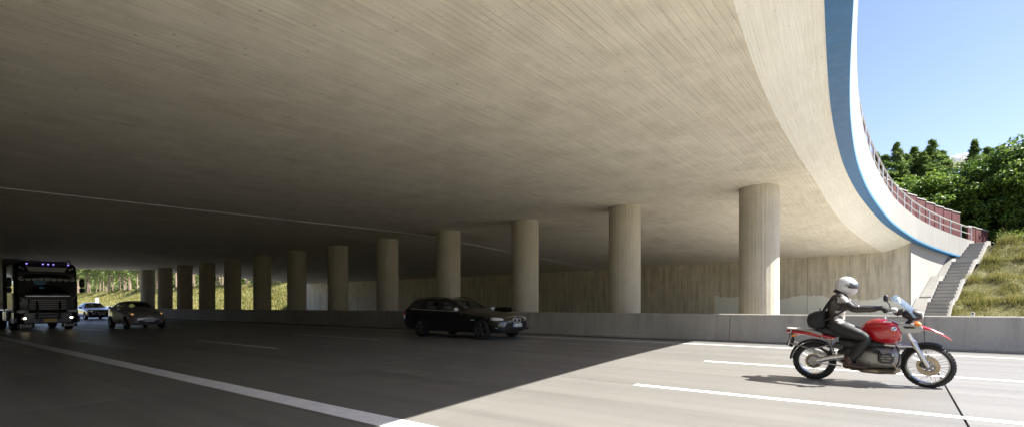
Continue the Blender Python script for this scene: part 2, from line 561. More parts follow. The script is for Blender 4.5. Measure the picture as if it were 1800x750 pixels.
def grid_sheet(name, xs_fn, ys, zfn, mat, parent=None, uvfn=None, nx=None, smooth=60):
    """rows along ys; xs_fn(y) gives the x values of the row"""
    vs = []; fs = []; uvs = []
    rows = [xs_fn(y) for y in ys]
    n = len(rows[0])
    for y, xs in zip(ys, rows):
        vs += [(x, y, zfn(x, y)) for x in xs]
    for i in range(len(ys) - 1):
        for j in range(n - 1):
            a = i * n + j
            q = (a, a + 1, a + n + 1, a + n)
            fs.append(q)
            if uvfn:
                uvs += [uvfn(*vs[k]) for k in q]
    mb = MB(); mb.add(vs, fs, uvs if uvfn else None)
    return mb.build(name, mat, parent, smooth)

def gz(y):
    return 0.015 * min(y, 18.0)

# ------------------------------------------------------------------ road
X_J = 0.6; SLAB = 4.6                        # transverse joints
road = MB()
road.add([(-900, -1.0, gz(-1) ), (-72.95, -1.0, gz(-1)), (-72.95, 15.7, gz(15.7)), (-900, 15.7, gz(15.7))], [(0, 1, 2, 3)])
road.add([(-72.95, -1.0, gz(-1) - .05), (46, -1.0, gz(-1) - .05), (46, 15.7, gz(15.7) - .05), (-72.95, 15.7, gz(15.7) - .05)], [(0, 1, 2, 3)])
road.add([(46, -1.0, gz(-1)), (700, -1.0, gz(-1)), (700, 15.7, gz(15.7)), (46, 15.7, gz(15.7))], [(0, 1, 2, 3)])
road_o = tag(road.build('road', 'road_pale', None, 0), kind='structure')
jf = MB()
jf.add([(-72.9, -1.0, gz(-1) - .03), (46, -1.0, gz(-1) - .03), (46, 15.7, gz(15.7) - .03), (-72.9, 15.7, gz(15.7) - .03)], [(0, 1, 2, 3)])
jf.build('joint_filler', 'barrier', road_o, 0)
MB().add([(X_J - .03, -1.0, gz(-1) - .02), (X_J + .03, -1.0, gz(-1) - .02), (X_J + .03, 15.7, gz(15.7) - .02), (X_J - .03, 15.7, gz(15.7) - .02)], [(0, 1, 2, 3)]).build('expansion_joint', 'joint', road_o, 0)
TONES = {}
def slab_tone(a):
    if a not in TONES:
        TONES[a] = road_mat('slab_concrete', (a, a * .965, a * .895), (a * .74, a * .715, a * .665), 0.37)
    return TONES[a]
strips = [(-1.0, 3.33), (3.33, 7.43), (7.43, 11.0), (11.0, 15.7)]
for a, b in strips:
    g = 0.004
    me = None
    for k in range(-15, 10):
        x0 = X_J + k * SLAB
        wide = 0.006 if k == 0 else 0.0
        widel = 0.006 if k == -1 else 0.0
        if me is None or wide or widel or k in (1,):
            mb = MB()
            l, r = (-SLAB / 2 + .006 + wide), (SLAB / 2 - .006 - widel)
            lo = [(l, a + g, gz(a) - .045), (r, a + g, gz(a) - .045), (r, b - g, gz(b) - .045), (l, b - g, gz(b) - .045)]
            hi = [(p[0], p[1], gz(p[1])) for p in lo]
            mb.add(lo + hi, [(3, 2, 1, 0), (4, 5, 6, 7), (0, 1, 5, 4), (1, 2, 6, 5), (2, 3, 7, 6), (3, 0, 4, 7)])
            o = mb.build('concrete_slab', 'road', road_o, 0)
            me = o.data
        else:
            o = inst(me, 'concrete_slab', road_o)
        o.location = (x0 + SLAB / 2, 0, 0)
        # light balance put into slab colour: sunlit mouth darkened, rest paled for bounce
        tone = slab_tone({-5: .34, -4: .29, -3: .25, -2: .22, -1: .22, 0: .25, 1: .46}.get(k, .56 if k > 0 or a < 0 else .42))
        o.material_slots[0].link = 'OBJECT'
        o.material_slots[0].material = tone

def paint(name, x0, x1, y0, y1):
    # worn paint: slightly ragged long edges
    n = max(2, int((x1 - x0) / 0.6))
    vs = []; fs = []
    r = random.Random(int(x0 * 10) + int(y0 * 100))
    for i in range(n + 1):
        x = x0 + (x1 - x0) * i / n
        for y in (y0, y1):
            yy = y + r.uniform(-.004, .004)
            vs.append((x, yy, gz(yy) + 0.004))
    for i in range(n):
        fs.append((2 * i, 2 * i + 2, 2 * i + 3, 2 * i + 1))
    return MB().add(vs, fs).build(name, 'paint', road_o, 0)
paint('edge_line', -300, 45, 3.38, 3.71)
paint('edge_line', -300, 45, 14.77, 14.91)
for y in (7.33, 10.9):
    for k in range(-9, 3):
        s = -3.2 + 16.4 * k
        paint('lane_dash', s, s + 5.55, y - .078, y + .078)

g = MB()
g.add([(-500, 15.7, gz(15.7)), (300, 15.7, gz(15.7)), (300, 16.25, gz(15.7) + .01), (-500, 16.25, gz(15.7) + .01)], [(0, 1, 2, 3)])
tag(g.build('gutter', 'asphalt', None, 0), kind='structure')
g = MB(); g.box((-100, 18.3, 0.05), (800, 4.0, 0.46))
tag(g.build('median_strip', 'gravel', None, 0), kind='structure')
g = MB(); g.add([(-500, 20.3, -.15), (300, 20.3, -.15), (300, 36.2, -.15), (-500, 36.2, -.15)], [(0, 1, 2, 3)])
tag(g.build('opposite_road', 'road', None, 0), kind='structure')
g = MB(); g.add([(-3000, -3000, -1.2), (3000, -3000, -1.2), (3000, 3000, -1.2), (-3000, 3000, -1.2)], [(0, 1, 2, 3)])
tag(g.build('ground', 'meadow', None, 0), kind='structure')

# ------------------------------------------------------------------ concrete safety barrier, one element per joint
bar = thing('concrete_barrier', 'long grey concrete safety barrier in front of the columns', 'barrier', (0, 0, 0))
prof = [(16.10, .18), (16.10, .30), (16.17, .40), (16.24, 1.06), (16.262, 1.085), (16.42, 1.085), (16.44, 1.06), (16.52, .40), (16.58, .30), (16.58, .18)]
me = None
for k in range(-46, 9):
    if me is None:
        mb = MB(); hw = SLAB / 2 - 0.006
        mb.loft([[(x, y, z) for y, z in prof] for x in (-hw, -hw / 3, hw / 3, hw)])
        o = mb.build('barrier_element', 'barrier', bar, 30); me = o.data
    else:
        o = inst(me, 'barrier_element', bar)
    o.location = (X_J + k * SLAB + SLAB / 2, 0, 0)
mb = MB(); mb.box((-104, 16.34, .55), (250, .2, .7)); mb.build('barrier_core', 'joint', bar, 0)

# ------------------------------------------------------------------ the overpass
XM = -31.97                                  # middle of the bridge
YC = 18.0                                    # column line
def smooth_fn(ts, vs, width):
    d = np.linspace(-32, 32, 2561)
    v = np.interp(np.abs(d), ts, vs)
    kx = np.arange(-400, 401) * 0.025
    kern = np.exp(-0.5 * (kx / width) ** 2); kern /= kern.sum()
    vp = np.pad(v, 400, mode='edge')
    s = np.convolve(vp, kern, 'valid')
    return lambda t: float(np.interp(abs(t), d, s))
_xc = smooth_fn([0, 5, 7.9, 9.8, 13.9, 19.6, 23.4, 26.5, 32], [-1.26, -1.13, -.93, -.78, -.45, .70, 2.18, 3.46, 5.75], 1.6)
_hb = smooth_fn([0, 6, 14, 19.6, 23.4, 26.5, 32], [4.27, 4.25, 4.14, 3.74, 3.32, 3.08, 2.95], 1.6)
_xk = smooth_fn([0, 4, 8.7, 12, 18.8, 24], [-1.98, -1.95, -1.80, -1.50, -.66, .2], 1.6)
def Xc(y): return _xc(y - YC)
def Zb(y): return H0 + _hb(y - YC)
def Xk(y): return _xk(y - YC)
def S(x, y):
    """height of the soffit; x given on either half"""
    t = y - YC
    tt = math.sqrt(t * t + 0.6)
    base = 3.63 - (0.029 if t < 0 else 0.036) * tt
    d = max(0.0, Xk(y) - x)
    e = max(0.0, x - (2 * XM - Xk(y)))
    return H0 + base + 0.28 * math.exp(-d / 14) + 0.06 * math.exp(-e / 10)
def mir(x, far): return 2 * XM - x if far else x
Y0B, Y1B = -1.5, 37.5                        # abutment faces
bridge = thing('wildlife_overpass', 'wide concrete overpass with board-marked underside, curved blue edge and round columns', 'bridge', (0, 0, 0))
ys = list(np.linspace(Y0B - .05, Y1B + .05, 79))
grid_sheet('soffit', lambda y: list(np.concatenate([np.linspace(Xk(y), Xk(y) - 12, 25), np.linspace(Xk(y) - 12, 2 * XM - Xk(y), 36)[1:]])), ys, S, 'soffit', bridge,
           lambda x, y, z: (y, x))
# cast seam across the underside
vs = []; fs = []
sy = np.linspace(Y0B, Y1B, 79)
for y in sy:
    for dx, dz in ((-.028, .01), (-.022, -.012), (.022, -.012), (.028, .01)):
        vs.append((-19.6 + dx, y, S(-19.6, y) + dz))
for i in range(len(sy) - 1):
    for j in range(3):
        a = i * 4 + j; fs.append((a, a + 1, a + 5, a + 4))
MB().add(vs, fs).build('seam', 'paint', bridge, 0)

def edge_pts(y, far):
    """section of the bridge edge at y: named points (x, y, z) with the outward normal in plan"""
    dx = (Xc(y + .2) - Xc(y - .2)) / .4
    n = Vector((1, -dx, 0)).normalized()
    p = Vector((Xc(y), y, Zb(y)))
    w = 0.34
    q = {}
    q['in'] = p
    q['out'] = p + n * w
    q['out2'] = p + n * (w + .012) + Vector((0, 0, .085))
    q['top_out'] = p + n * (w + .12) + Vector((0, 0, 1.22))
    q['top_in'] = p + n * (w - .22) + Vector((0, 0, 1.24))
    q['deck'] = p + n * (w - .26) + Vector((0, 0, .55))
    if far:
        for k in q: q[k] = Vector((2 * XM - q[k].x, q[k].y, q[k].z))
    return q
def strip(name, keys, mat, y0, y1, far, parent, n=90, lift=None):
    vs = []; fs = []; uvs = []
    m = len(keys)
    yy = np.linspace(y0, y1, n)
    acc = 0; prev = None
    us = []
    for y in yy:
        q = edge_pts(y, far)
        pts = [q[k] for k in keys]
        if prev is not None: acc += (pts[0] - prev).length
        prev = pts[0]; us.append(acc)
        vs += pts
    for i in range(n - 1):
        for j in range(m - 1):
            a = i * m + j
            f = (a, a + 1, a + m + 1, a + m); fs.append(f)
            uvs += [(us[i], j * .3), (us[i], (j + 1) * .3), (us[i + 1], (j + 1) * .3), (us[i + 1], j * .3)]
    # end caps
    if m > 3:
        for base in (0, (n - 1) * m):
            fs.append(tuple(base + j for j in range(m))); uvs += [(0, 0)] * m
    return MB().add(vs, fs, uvs).build(name, mat, parent, 30)
YE0, YE1 = -9.3, 45.3
for far in (False, True):
    # upturned lip of the underside
    vs = []; fs = []; uvs = []
    ly = np.linspace(Y0B - .05, Y1B + .05, 79); m = 9
    for y in ly:
        zk = S(Xk(y), y)
        for j in range(m):
            s = j / (m - 1)
            x = Xk(y) + (Xc(y) - Xk(y)) * s
            z = zk + (Zb(y) - zk) * (0.72 * s + 0.28 * s * s)
            vs.append((mir(x, far), y, z))
    for i in range(len(ly) - 1):
        for j in range(m - 1):
            a = i * m + j
            f = (a, a + 1, a + m + 1, a + m); fs.append(f)
            uvs += [(vs[k][1], (k % m) * .14) for k in f]
    MB().add(vs, fs, uvs).build('lip', 'lip', bridge, 50)
    par = strip('parapet', ['out2', 'top_out', 'top_in', 'deck'], 'white', YE0, YE1, far, bridge)
    strip('blue_underside', ['in', 'out'], 'blue', YE0, YE1, far, par)
    strip('blue_edge_strip', ['out', 'out2'], 'lightblue', YE0, YE1, far, par)
    # wing walls under the fascia
    for side in (1, -1):
        vs = []; fs = []; uvs = []
        yw = np.linspace(37.47, 47.5, 26) if side == 1 else np.linspace(-1.47, -11.5, 26)
        us = 0; pv = None; ul = []
        for y in yw:
            p = Vector((Xc(y) - .01, y, 0))
            if pv is not None: us += (p - pv).length
            pv = p; ul.append(us)
            x = mir(p.x, far); x2 = mir(p.x - .05, far)
            z1 = Zb(y) + .02
            vs += [(x, y, -1.0), (x, y, z1), (x2, y, z1), (x2, y, -1.0)]
        for i in range(len(yw) - 1):
            for j in range(3):
                a = i * 4 + j; f = (a, a + 1, a + 5, a + 4); fs.append(f)
                uvs += [(vs[k][2], ul[k // 4]) for k in f]
        for b in (0, (len(yw) - 1) * 4):
            fs.append((b, b + 1, b + 2, b + 3)); uvs += [(vs[k][2], .3 * (k - b)) for k in fs[-1]]
        MB().add(vs, fs, uvs).build('wing_wall', 'wing', bridge, 30)
# planted deck above, closing the structure
def deck_x(y):
    a = edge_pts(y, False)['deck'].x; b = edge_pts(y, True)['deck'].x
    return list(np.linspace(a, b, 12))
grid_sheet('deck_top', deck_x, list(np.linspace(YE0, YE1, 60)), lambda x, y: Zb(y) + .55, 'grass', bridge)
# abutment walls, panel by panel
for yw, sgn in ((Y1B, 1), (Y0B, -1)):
    wall = sub('abutment_wall', bridge)
    xs = [Xc(yw) - .02] + [-4.5 - 7.7 * k for k in range(8)] + [2 * XM - Xc(yw) + .02]
    for a, b in zip(xs[:-1], xs[1:]):
        n = 8
        gx = np.linspace(a - .012, b + .012, n)
        vs = []; fs = []; uvs = []
        for x in gx:
            xx = min(max(x, 2 * XM - Xk(yw)), Xk(yw))
            z1 = S(xx, yw) + .04
            if x > Xk(yw): z1 = S(Xk(yw), yw) + (Zb(yw) - S(Xk(yw), yw)) * min(1, (x - Xk(yw)) / (Xc(yw) - Xk(yw))) + .06
            if x < 2 * XM - Xk(yw): z1 = S(Xk(yw), yw) + .25
            vs += [(x, yw, -.6), (x, yw, z1), (x, yw + sgn * .4, z1), (x, yw + sgn * .4, -.6)]
        for i in range(n - 1):
            for j in range(4):
                p = i * 4 + j; p2 = i * 4 + (j + 1) % 4
                f = (p, p2, p2 + 4, p + 4); fs.append(f)
                uvs += [(vs[k][2], vs[k][0]) for k in f]
        for base in (0, (n - 1) * 4):
            fs.append((base, base + 1, base + 2, base + 3)); uvs += [(0, 0)] * 4
        MB().add(vs, fs, uvs).build('wall_panel', 'wall', wall, 30)
    mb = MB(); mb.box((XM, yw + sgn * .5, 1.6), (64.6, .3, 4.6)); mb.build('wall_core', 'joint', wall, 0)
# columns
for i in range(13):
    x = -3.54 - 4.74 * i
    z1 = max(S(x - .6, YC), S(x + .6, YC)) + .05
    vs = []; fs = []; uvs = []
    n = 56; R = 0.6
    zs = [0.0, z1 * .33, z1 * .66, z1]
    for z in zs:
        for j in range(n):
            a = 2 * math.pi * j / n
            r = R * (1 + (0.0035 if j % 2 else -0.0035))
            vs.append((r * math.cos(a), r * math.sin(a), z))
    for k in range(3):
        for j in range(n):
            a = k * n + j; b = k * n + (j + 1) % n
            f = (a, b, b + n, a + n); fs.append(f)
            uu = (2 * math.pi * R * j / n) + i * 7.3; du = 2 * math.pi * R / n
            uvs += [(zs[k] + i * 3.1, uu), (zs[k] + i * 3.1, uu + du), (zs[k + 1] + i * 3.1, uu + du), (zs[k + 1] + i * 3.1, uu)]
    o = MB().add(vs, fs, uvs).build('column', 'column', bridge, 12)
    o.location = (x, YC, 0)

# ------------------------------------------------------------------ embankments
FL = 4; RISE = 1.29; RUN = 1.68; LAND = 0.55        # terraces
YB0, ZB0 = 36.55, 0.28
def zbank(y):
    """terraced slope"""
    if y < YB0: return ZB0 - (YB0 - y) * .3
    t = (y - YB0) / (RUN + LAND); k = math.floor(t)
    if k >= FL: return ZB0 + FL * RISE + min(.25, (y - YB0 - FL * (RUN + LAND)) * .08)
    loc = (t - k) * (RUN + LAND)
    return ZB0 + k * RISE + RISE * min(1.0, loc / RUN)
YTOP = YB0 + FL * (RUN + LAND); ZTOP = ZB0 + FL * RISE
def bump2(x, y):
    return .07 * math.sin(x * 1.7 + y * .9) * math.sin(y * 2.3 - x * .6) + .04 * math.sin(x * 4.1 + 1.3) * math.sin(y * 5.3)
yb = list(np.arange(33.5, YTOP + .01, .12)) + list(np.arange(YTOP + .5, 49, .6))
right_bank = tag(grid_sheet('grass_bank', lambda y: list(Xc(y) + np.concatenate([np.linspace(0.02, 12, 60), np.linspace(12.5, 150, 40)])), yb,
           lambda x, y: zbank(y) + bump2(x, y) * (1 if x - Xc(y) > 2.2 else .0) - (.20 if x - Xc(y) <= 1.5 else 0), 'grass'), kind='structure')
ybl = list(np.arange(33.5, YTOP + .01, .3)) + list(np.arange(YTOP + .5, 49, .6))
tag(grid_sheet('meadow_bank', lambda y: list(2 * XM - Xc(y) - np.concatenate([np.linspace(0.02, 12, 20), np.linspace(14, 420, 80)])), ybl,
           lambda x, y: ZB0 + (ZTOP - ZB0) * max(0, min(1, (y - 36.5) / 9.5)) + bump2(x * .5, y * .5) * 2, 'meadow'), kind='structure')
tag(grid_sheet('forest_floor', lambda y: list(np.linspace(-520, 260, 80)), list(np.linspace(46.5, 260, 40)), lambda x, y: ZTOP - .12 + (0.02 * (y - 46.5) if y < 120 else 1.47), 'soil'), kind='structure')
# near side verge, behind the camera
for sx in (0, 1):
    tag(grid_sheet('verge', lambda y: list(mir(Xc(y) + np.linspace(0.02, 150, 30), sx)), list(np.linspace(-1.1, -22, 24)), lambda x, y: max(-.05, min(5.4, (-1.6 - y) * .62)), 'meadow'), kind='structure')

# ------------------------------------------------------------------ stairs beside the wing wall
def stair_frame(y):
    dx = (Xc(y + .3) - Xc(y - .3)) / .6
    t = Vector((dx, 1, 0)).normalized(); n = Vector((1, -dx, 0)).normalized()
    return Vector((Xc(y), y, 0)), t, n
stairs = thing('embankment_stairs', 'narrow concrete stairs climbing the grass bank beside the wing wall', 'stairs', (0, 0, 0))
NST = 6
def SW(y):
    t = max(0, min(1, (y - YB0) / (YTOP - YB0)))
    return 0.72 - .62 * t, 1.72 - .58 * t
for k in range(FL):
    for s in range(NST):
        y = YB0 + k * (RUN + LAND) + RUN * s / NST
        z = ZB0 + k * RISE + RISE * (s + 1) / NST
        depth = RUN / NST + (LAND if s == NST - 1 else 0) + .02
        p, t, n = stair_frame(y)
        w0, w1 = SW(y)
        a = p + n * w0; b = p + n * w1
        q = [a, b, b + t * depth, a + t * depth]
        vs = [(v.x, v.y, z - .22) for v in q] + [(v.x, v.y, z) for v in q]
        MB().add(vs, [(3, 2, 1, 0), (4, 5, 6, 7), (0, 1, 5, 4), (1, 2, 6, 5), (2, 3, 7, 6), (3, 0, 4, 7)]).build('step', 'stair', stairs, 0, .008)
    # kerb of this flight and the sloping slab between stairs and wall
    def ramp(name, o0, o1, lift, mat, thick=.3):
        vs = []; fs = []
        pts = [(0, 0), (RUN, RISE), (RUN + LAND, RISE)]
        for dy, dz in pts:
            p, t, n = stair_frame(YB0 + k * (RUN + LAND) + dy)
            w0, w1 = SW(YB0 + k * (RUN + LAND) + dy)
            for o in ((w1 + .005, w1 + .10) if name == 'kerb' else (.02, w0 - .005)):
                q = p + n * o
                vs += [(q.x, q.y, ZB0 + k * RISE + dz + lift), (q.x, q.y, ZB0 + k * RISE + dz + lift - thick)]
        for i in range(2):
            a = i * 4
            fs += [(a, a + 2, a + 6, a + 4), (a + 1, a + 5, a + 7, a + 3), (a, a + 4, a + 5, a + 1), (a + 2, a + 3, a + 7, a + 6)]
        fs += [(0, 1, 3, 2), (8, 10, 11, 9)]
        MB().add(vs, fs).build(name, mat, stairs, 0)
    ramp('kerb', 0, 0, .10, 'slabconc')
    ramp('slope_slab', 0, 0, .22 + (.10 if k % 2 else 0), 'slabconc')

# ------------------------------------------------------------------ railing and board fences on the bridge edge
def edge_line(y, off, far):
    """point on the parapet, off metres inward from its outer top edge"""
    q = edge_pts(y, False)
    dx = (Xc(y + .2) - Xc(y - .2)) / .4
    n = Vector((1, -dx, 0)).normalized()
    p = q['top_out'] - n * off
    return Vector((mir(p.x, far), p.y, p.z))
def make_railing(far, label):
    r = thing('railing', label, 'railing', (0, 0, 0))
    yy = [YE1 - .12]
    while yy[-1] > YE0 + 1.5:
        yy.append(yy[-1] - 1.62 / math.hypot(1, (Xc(yy[-1] + .2) - Xc(yy[-1] - .2)) / .4))
    for y in yy:
        p = edge_line(y, .13, far)
        MB().tube([p + Vector((0, 0, -.05)), p + Vector((0, 0, .86))], .04, 8).build('post', 'steel', r, 40)
    fine = np.linspace(yy[-1], yy[0], 120)
    for h, rad in ((.88, .046), (.46, .03)):
        MB().tube([edge_line(y, .13, far) + Vector((0, 0, h)) for y in fine], rad, 8).build('rail', 'steel', r, 40)
make_railing(False, 'grey steel railing along the near curved parapet above the grass bank')
make_railing(True, 'grey steel railing along the far parapet beyond the columns')

def make_fence(far, y0, y1, h, off, label, base=-.45, pitch=1.35, drop=0.0):
    f = thing('board_fence', label, 'fence', (0, 0, 0))
    L = [y0]
    while L[-1] < y1 - .3:
        dx = (Xc(L[-1] + .2) - Xc(L[-1] - .2)) / .4
        L.append(L[-1] + pitch / math.hypot(1, dx))
    P = [edge_line(y, off, far) for y in L]
    for i in range(len(P) - 1):
        a, b = P[i], P[i + 1]
        z0 = min(a.z, b.z) + base - drop; z1 = (a.z + b.z) / 2 + h - drop
        d = (b - a); d.z = 0; ln = d.length; d.normalize(); n = Vector((d.y, -d.x, 0))
        ang = math.atan2(d.y, d.x)
        mid = (a + b) / 2
        nb = 7
        pan = None
        mb = MB()
        for k in range(nb):
            c = a.lerp(b, (k + .5) / nb)
            mb.box((c.x, c.y, (z0 + z1) / 2), (ln / nb - .006, .028 + .006 * (k % 2), z1 - z0), (0, 0, ang))
        mb.build('panel', 'wood', f, 0)
        MB().box((mid.x, mid.y, z1 + .03), (ln + .01, .11, .055), (0, 0, ang)).build('cap_rail', 'cap', f, 0)
        q = a - n * .02
        MB().box((q.x, q.y, (z0 + z1) / 2 - .01), (.09, .12, z1 - z0 - .02), (0, 0, ang)).build('post', 'wood', f, 0)
    return f
make_fence(False, -6, 46.0, 2.2, 1.25, 'tall burgundy board fence with pale cap behind the near railing')
make_fence(False, 45.6, 48.6, 1.1, .45, 'low burgundy board fence at the top of the stairs', -1.6, 1.35)
make_fence(True, -6, 44.9, 1.72, 1.25, 'burgundy board fence on the far edge beyond the columns')

# ------------------------------------------------------------------ small roadside pieces
mk = thing('reflector_post', 'small white reflector post standing on top of the barrier', 'reflector', (1.5, 16.34, 1.085))
MB().box((0, 0, .045), (.065, .03, .09)).build('body', 'reflector', mk, 0, .006)
MB().box((0, -.018, .055), (.035, .006, .05)).build('lens', 'ink', mk, 0)
mk = thing('marker_board', 'white marker post beyond the far end of the underpass', 'post', (-79, 18.2, .27))
MB().tube([(0, 0, 0), (0, 0, 1.2)], .04, 8).build('post', 'steel', mk)
MB().box((0.03, 0, 1.5), (.03, .3, 1.1)).build('board', 'reflector', mk, 0, .01)
# ------------------------------------------------------------------ vehicles
def ground_rot():
    return (math.atan(0.015), 0, 0)

def wheel(parent, name, c, R, W, rim_r, side, rim_mat='alloy', spokes=5, twin=True):
    """side -1: outer face towards -y"""
    w = sub(name, parent, c)
    h = W / 2
    prof = [(rim_r, -h * .82), (rim_r + .012, -h * .98), (R - .035, -h), (R - .008, -h * .72), (R, -h * .35), (R, h * .35), (R - .008, h * .72), (R - .035, h), (rim_r + .012, h * .98), (rim_r, h * .82)]
    MB().lathe(prof, (0, 0, 0), 'y', 36).build('tyre', 'rubber', w, 30)
    rb = MB()
    s = side
    rb.lathe([(rim_r, h * .8), (rim_r, -h * .8), (rim_r - .018, -h * .8), (rim_r - .03, 0), (rim_r - .018, h * .8)], (0, 0, 0), 'y', 36)
    for k in range(spokes):
        for d in ((-.17, .17) if twin else (0,)):
            a = 2 * math.pi * k / spokes + .3
            p0 = Vector((math.cos(a + d * .3) * .05, s * h * .55, math.sin(a + d * .3) * .05))
            p1 = Vector((math.cos(a + d) * (rim_r - .012), s * h * .72, math.sin(a + d) * (rim_r - .012)))
            rb.tube([p0, p0.lerp(p1, .5) + Vector((0, s * .012, 0)), p1], [.024, .018, .016], 6)
    rb.lathe([(.001, s * h * .72), (.05, s * h * .7), (.062, s * h * .4), (.001, s * h * .3)], (0, 0, 0), 'y', 16)
    rb.build('rim', rim_mat, w, 35)
    MB().lathe([(.001, s * h * .12), (rim_r * .72, s * h * .12), (rim_r * .72, s * h * .02), (.001, s * h * .02)], (0, 0, 0), 'y', 28).build('brake_disc', 'darkengine', w, 30)
    return w

def number_plate(parent, c, w, h, yaw=0.0, tilt=0.0, mat='plate', marks=8):
    """faces +x before turning; unreadable in the photograph, so only dark strokes"""
    p = sub('number_plate', parent, c, (0, tilt, yaw))
    MB().box((0, 0, 0), (.012, w, h)).build('plate_board', mat, p, 0, .004)
    MB().box((.0075, w / 2 * .9 * -1 * -1 if False else -w * .45, 0), (.004, w * .09, h * .94)).build('plate_band', 'euro', p, 0)
    mb = MB()
    r = random.Random(marks)
    for k in range(marks):
        y = -w * .34 + w * .78 * k / (marks - 1)
        if k == 2: continue
        mb.box((.0075, y, 0), (.004, w * .018, h * .58))
        mb.box((.0075, y + w * .022, h * .58 * r.choice((-.4, 0, .4))), (.004, w * .04, h * .1))
    mb.build('plate_marks', 'ink', p, 0)
    return p

def car_body(root, st, axles, arch_r, paint, glass_rows, wind, rear, glass='glass', wx=None, nsub=2):
    """st: list of stations (x, zb, zs, zt, wm, ws, wt, crown); glass_rows: [(i0,i1,name)] station spans that hold side windows
    wind / rear: station spans of the windscreens"""
    rings = []
    for (x, zb, zs, zt, wm, ws, wt, cr) in st:
        a = Vector((ws, zs)); b = Vector((wt, zt - cr))
        p5 = a.lerp(b, .07); p6 = a.lerp(b, .86)
        half = [(0, zb), (wm * .80, zb), (wm * .965, zb + .10), (wm, zb + (zs - zb) * .52), (wm * .3 + ws * .7 + .012, zs - .035), (a.x, a.y), (p5.x, p5.y), (p6.x, p6.y), (b.x, b.y),
                (wt - .075, zt - cr * .55), (wt * .5, zt - cr * .14), (0, zt)]
        ring = [(x, y, z) for y, z in half] + [(x, -y, z) for y, z in reversed(half[1:-1])]
        rings.append(ring)
    m = len(rings[0]); H = 12
    me = bpy.data.meshes.new('cage')
    vs = [p for r in rings for p in r]
    fs = []; mats = []
    names = ['body', 'arch']
    def slot(nm):
        if nm not in names: names.append(nm)
        return names.index(nm)
    for i in range(len(rings) - 1):
        for j in range(m):
            a = i * m + j; b = i * m + (j + 1) % m
            fs.append((a, b, b + m, a + m))
            jj = j if j < H - 1 else (m - 1 - j)
            side = 'l' if j < H - 1 else 'r'
            mi = 0
            if jj == 6:
                for (i0, i1, nm) in glass_rows:
                    if i0 <= i < i1: mi = slot(nm + '|' + side)
            if jj in (9, 10):
                if wind[0] <= i < wind[1]: mi = slot('windscreen|')
                if rear and rear[0] <= i < rear[1]: mi = slot('rear_window|')
            mats.append(mi)
    fs.append(tuple(reversed(range(m)))); mats.append(0)
    fs.append(tuple((len(rings) - 1) * m + j for j in range(m))); mats.append(0)
    me.from_pydata(vs, [], fs)
    for nm in names:
        me.materials.append(bpy.data.materials.get('slot_' + nm) or bpy.data.materials.new('slot_' + nm))
    me.polygons.foreach_set('material_index', mats)
    bm = bmesh.new(); bm.from_mesh(me); bmesh.ops.recalc_face_normals(bm, faces=bm.faces); bm.to_mesh(me); bm.free()
    ob = bpy.data.objects.new('cage', me); COL.objects.link(ob)
    sd = ob.modifiers.new('s', 'SUBSURF'); sd.levels = nsub; sd.render_levels = nsub
    cuts = []
    for ax in axles:
        for s in (-1, 1):
            mb = MB()
            n = 28
            y0, y1 = s * (st[len(st) // 2][4] - .26), s * 1.4
            mb.loft([[(ax + arch_r * math.cos(2 * math.pi * k / n), y, arch_r * .93 + arch_r * math.sin(2 * math.pi * k / n)) for k in range(n)] for y in (y0, y1)])
            c = mb.build('cut', 'plastic', None, 0)
            c.data.materials.clear()
            for nm in names: c.data.materials.append(bpy.data.materials['slot_' + nm])
            c.data.polygons.foreach_set('material_index', [1] * len(c.data.polygons))
            md = ob.modifiers.new('b', 'BOOLEAN'); md.operation = 'DIFFERENCE'; md.object = c; md.solver = 'EXACT'
            cuts.append(c)
    dg = bpy.context.evaluated_depsgraph_get()
    dg.update()
    ev = bpy.data.meshes.new_from_object(ob.evaluated_get(dg))
    for c in cuts: bpy.data.objects.remove(c)
    bpy.data.objects.remove(ob)
    out = {}
    co = np.zeros(len(ev.vertices) * 3, dtype=np.float32); ev.vertices.foreach_get('co', co); co = co.reshape(-1, 3)
    by = {}
    for p in ev.polygons:
        by.setdefault(p.material_index, []).append(list(p.vertices))
    body_o = None
    for mi in sorted(by):
        used = sorted({v for f in by[mi] for v in f}); mp = {v: k for k, v in enumerate(used)}
        mb = MB(); mb.add([tuple(co[v]) for v in used], [tuple(mp[v] for v in f) for f in by[mi]])
        nm = names[mi].split('|')[0]
        mat = paint if mi == 0 else 'plastic' if mi == 1 else glass
        if nm == 'arch': nm = 'wheel_arch'
        m2 = bpy.data.meshes.new(nm)
        m2.from_pydata(mb.v, [], mb.f)
        m2.materials.append(M[mat])
        m2.polygons.foreach_set('use_smooth', [True] * len(m2.polygons))
        m2.set_sharp_from_angle(angle=math.radians(42))
        o = bpy.data.objects.new(nm, m2); COL.objects.link(o); o.parent = root
        out.setdefault(nm, []).append(o)
    bpy.data.meshes.remove(ev)
    return out

def seats(root, xs, w, z, mat='interior', h=.62):
    for x in xs:
        for y in (-w, w):
            s = sub('seat', root, (x, y, z))
            MB().blob((.05, 0, 0), (.26, .24, .10), 12, 8, .6).build('cushion', mat, s, 60)
            MB().blob((-.24, 0, h * .5), (.09, .23, h * .5), 12, 8, .6).build('backrest', mat, s, 60)
            MB().blob((-.26, 0, h + .13), (.05, .13, .10), 10, 8, .6).build('headrest', mat, s, 60)

def mirrors(root, x, y, z, mat):
    for s in (-1, 1):
        mr = sub('mirror', root, (x, s * y, z))
        MB().blob((0, s * .10, .03), (.06, .11, .075), 12, 8, .75).build('mirror_housing', mat, mr, 60)
        MB().tube([(0, -s * .02, -.03), (0, s * .06, 0)], .022, 6).build('mirror_arm', 'plastic', mr)

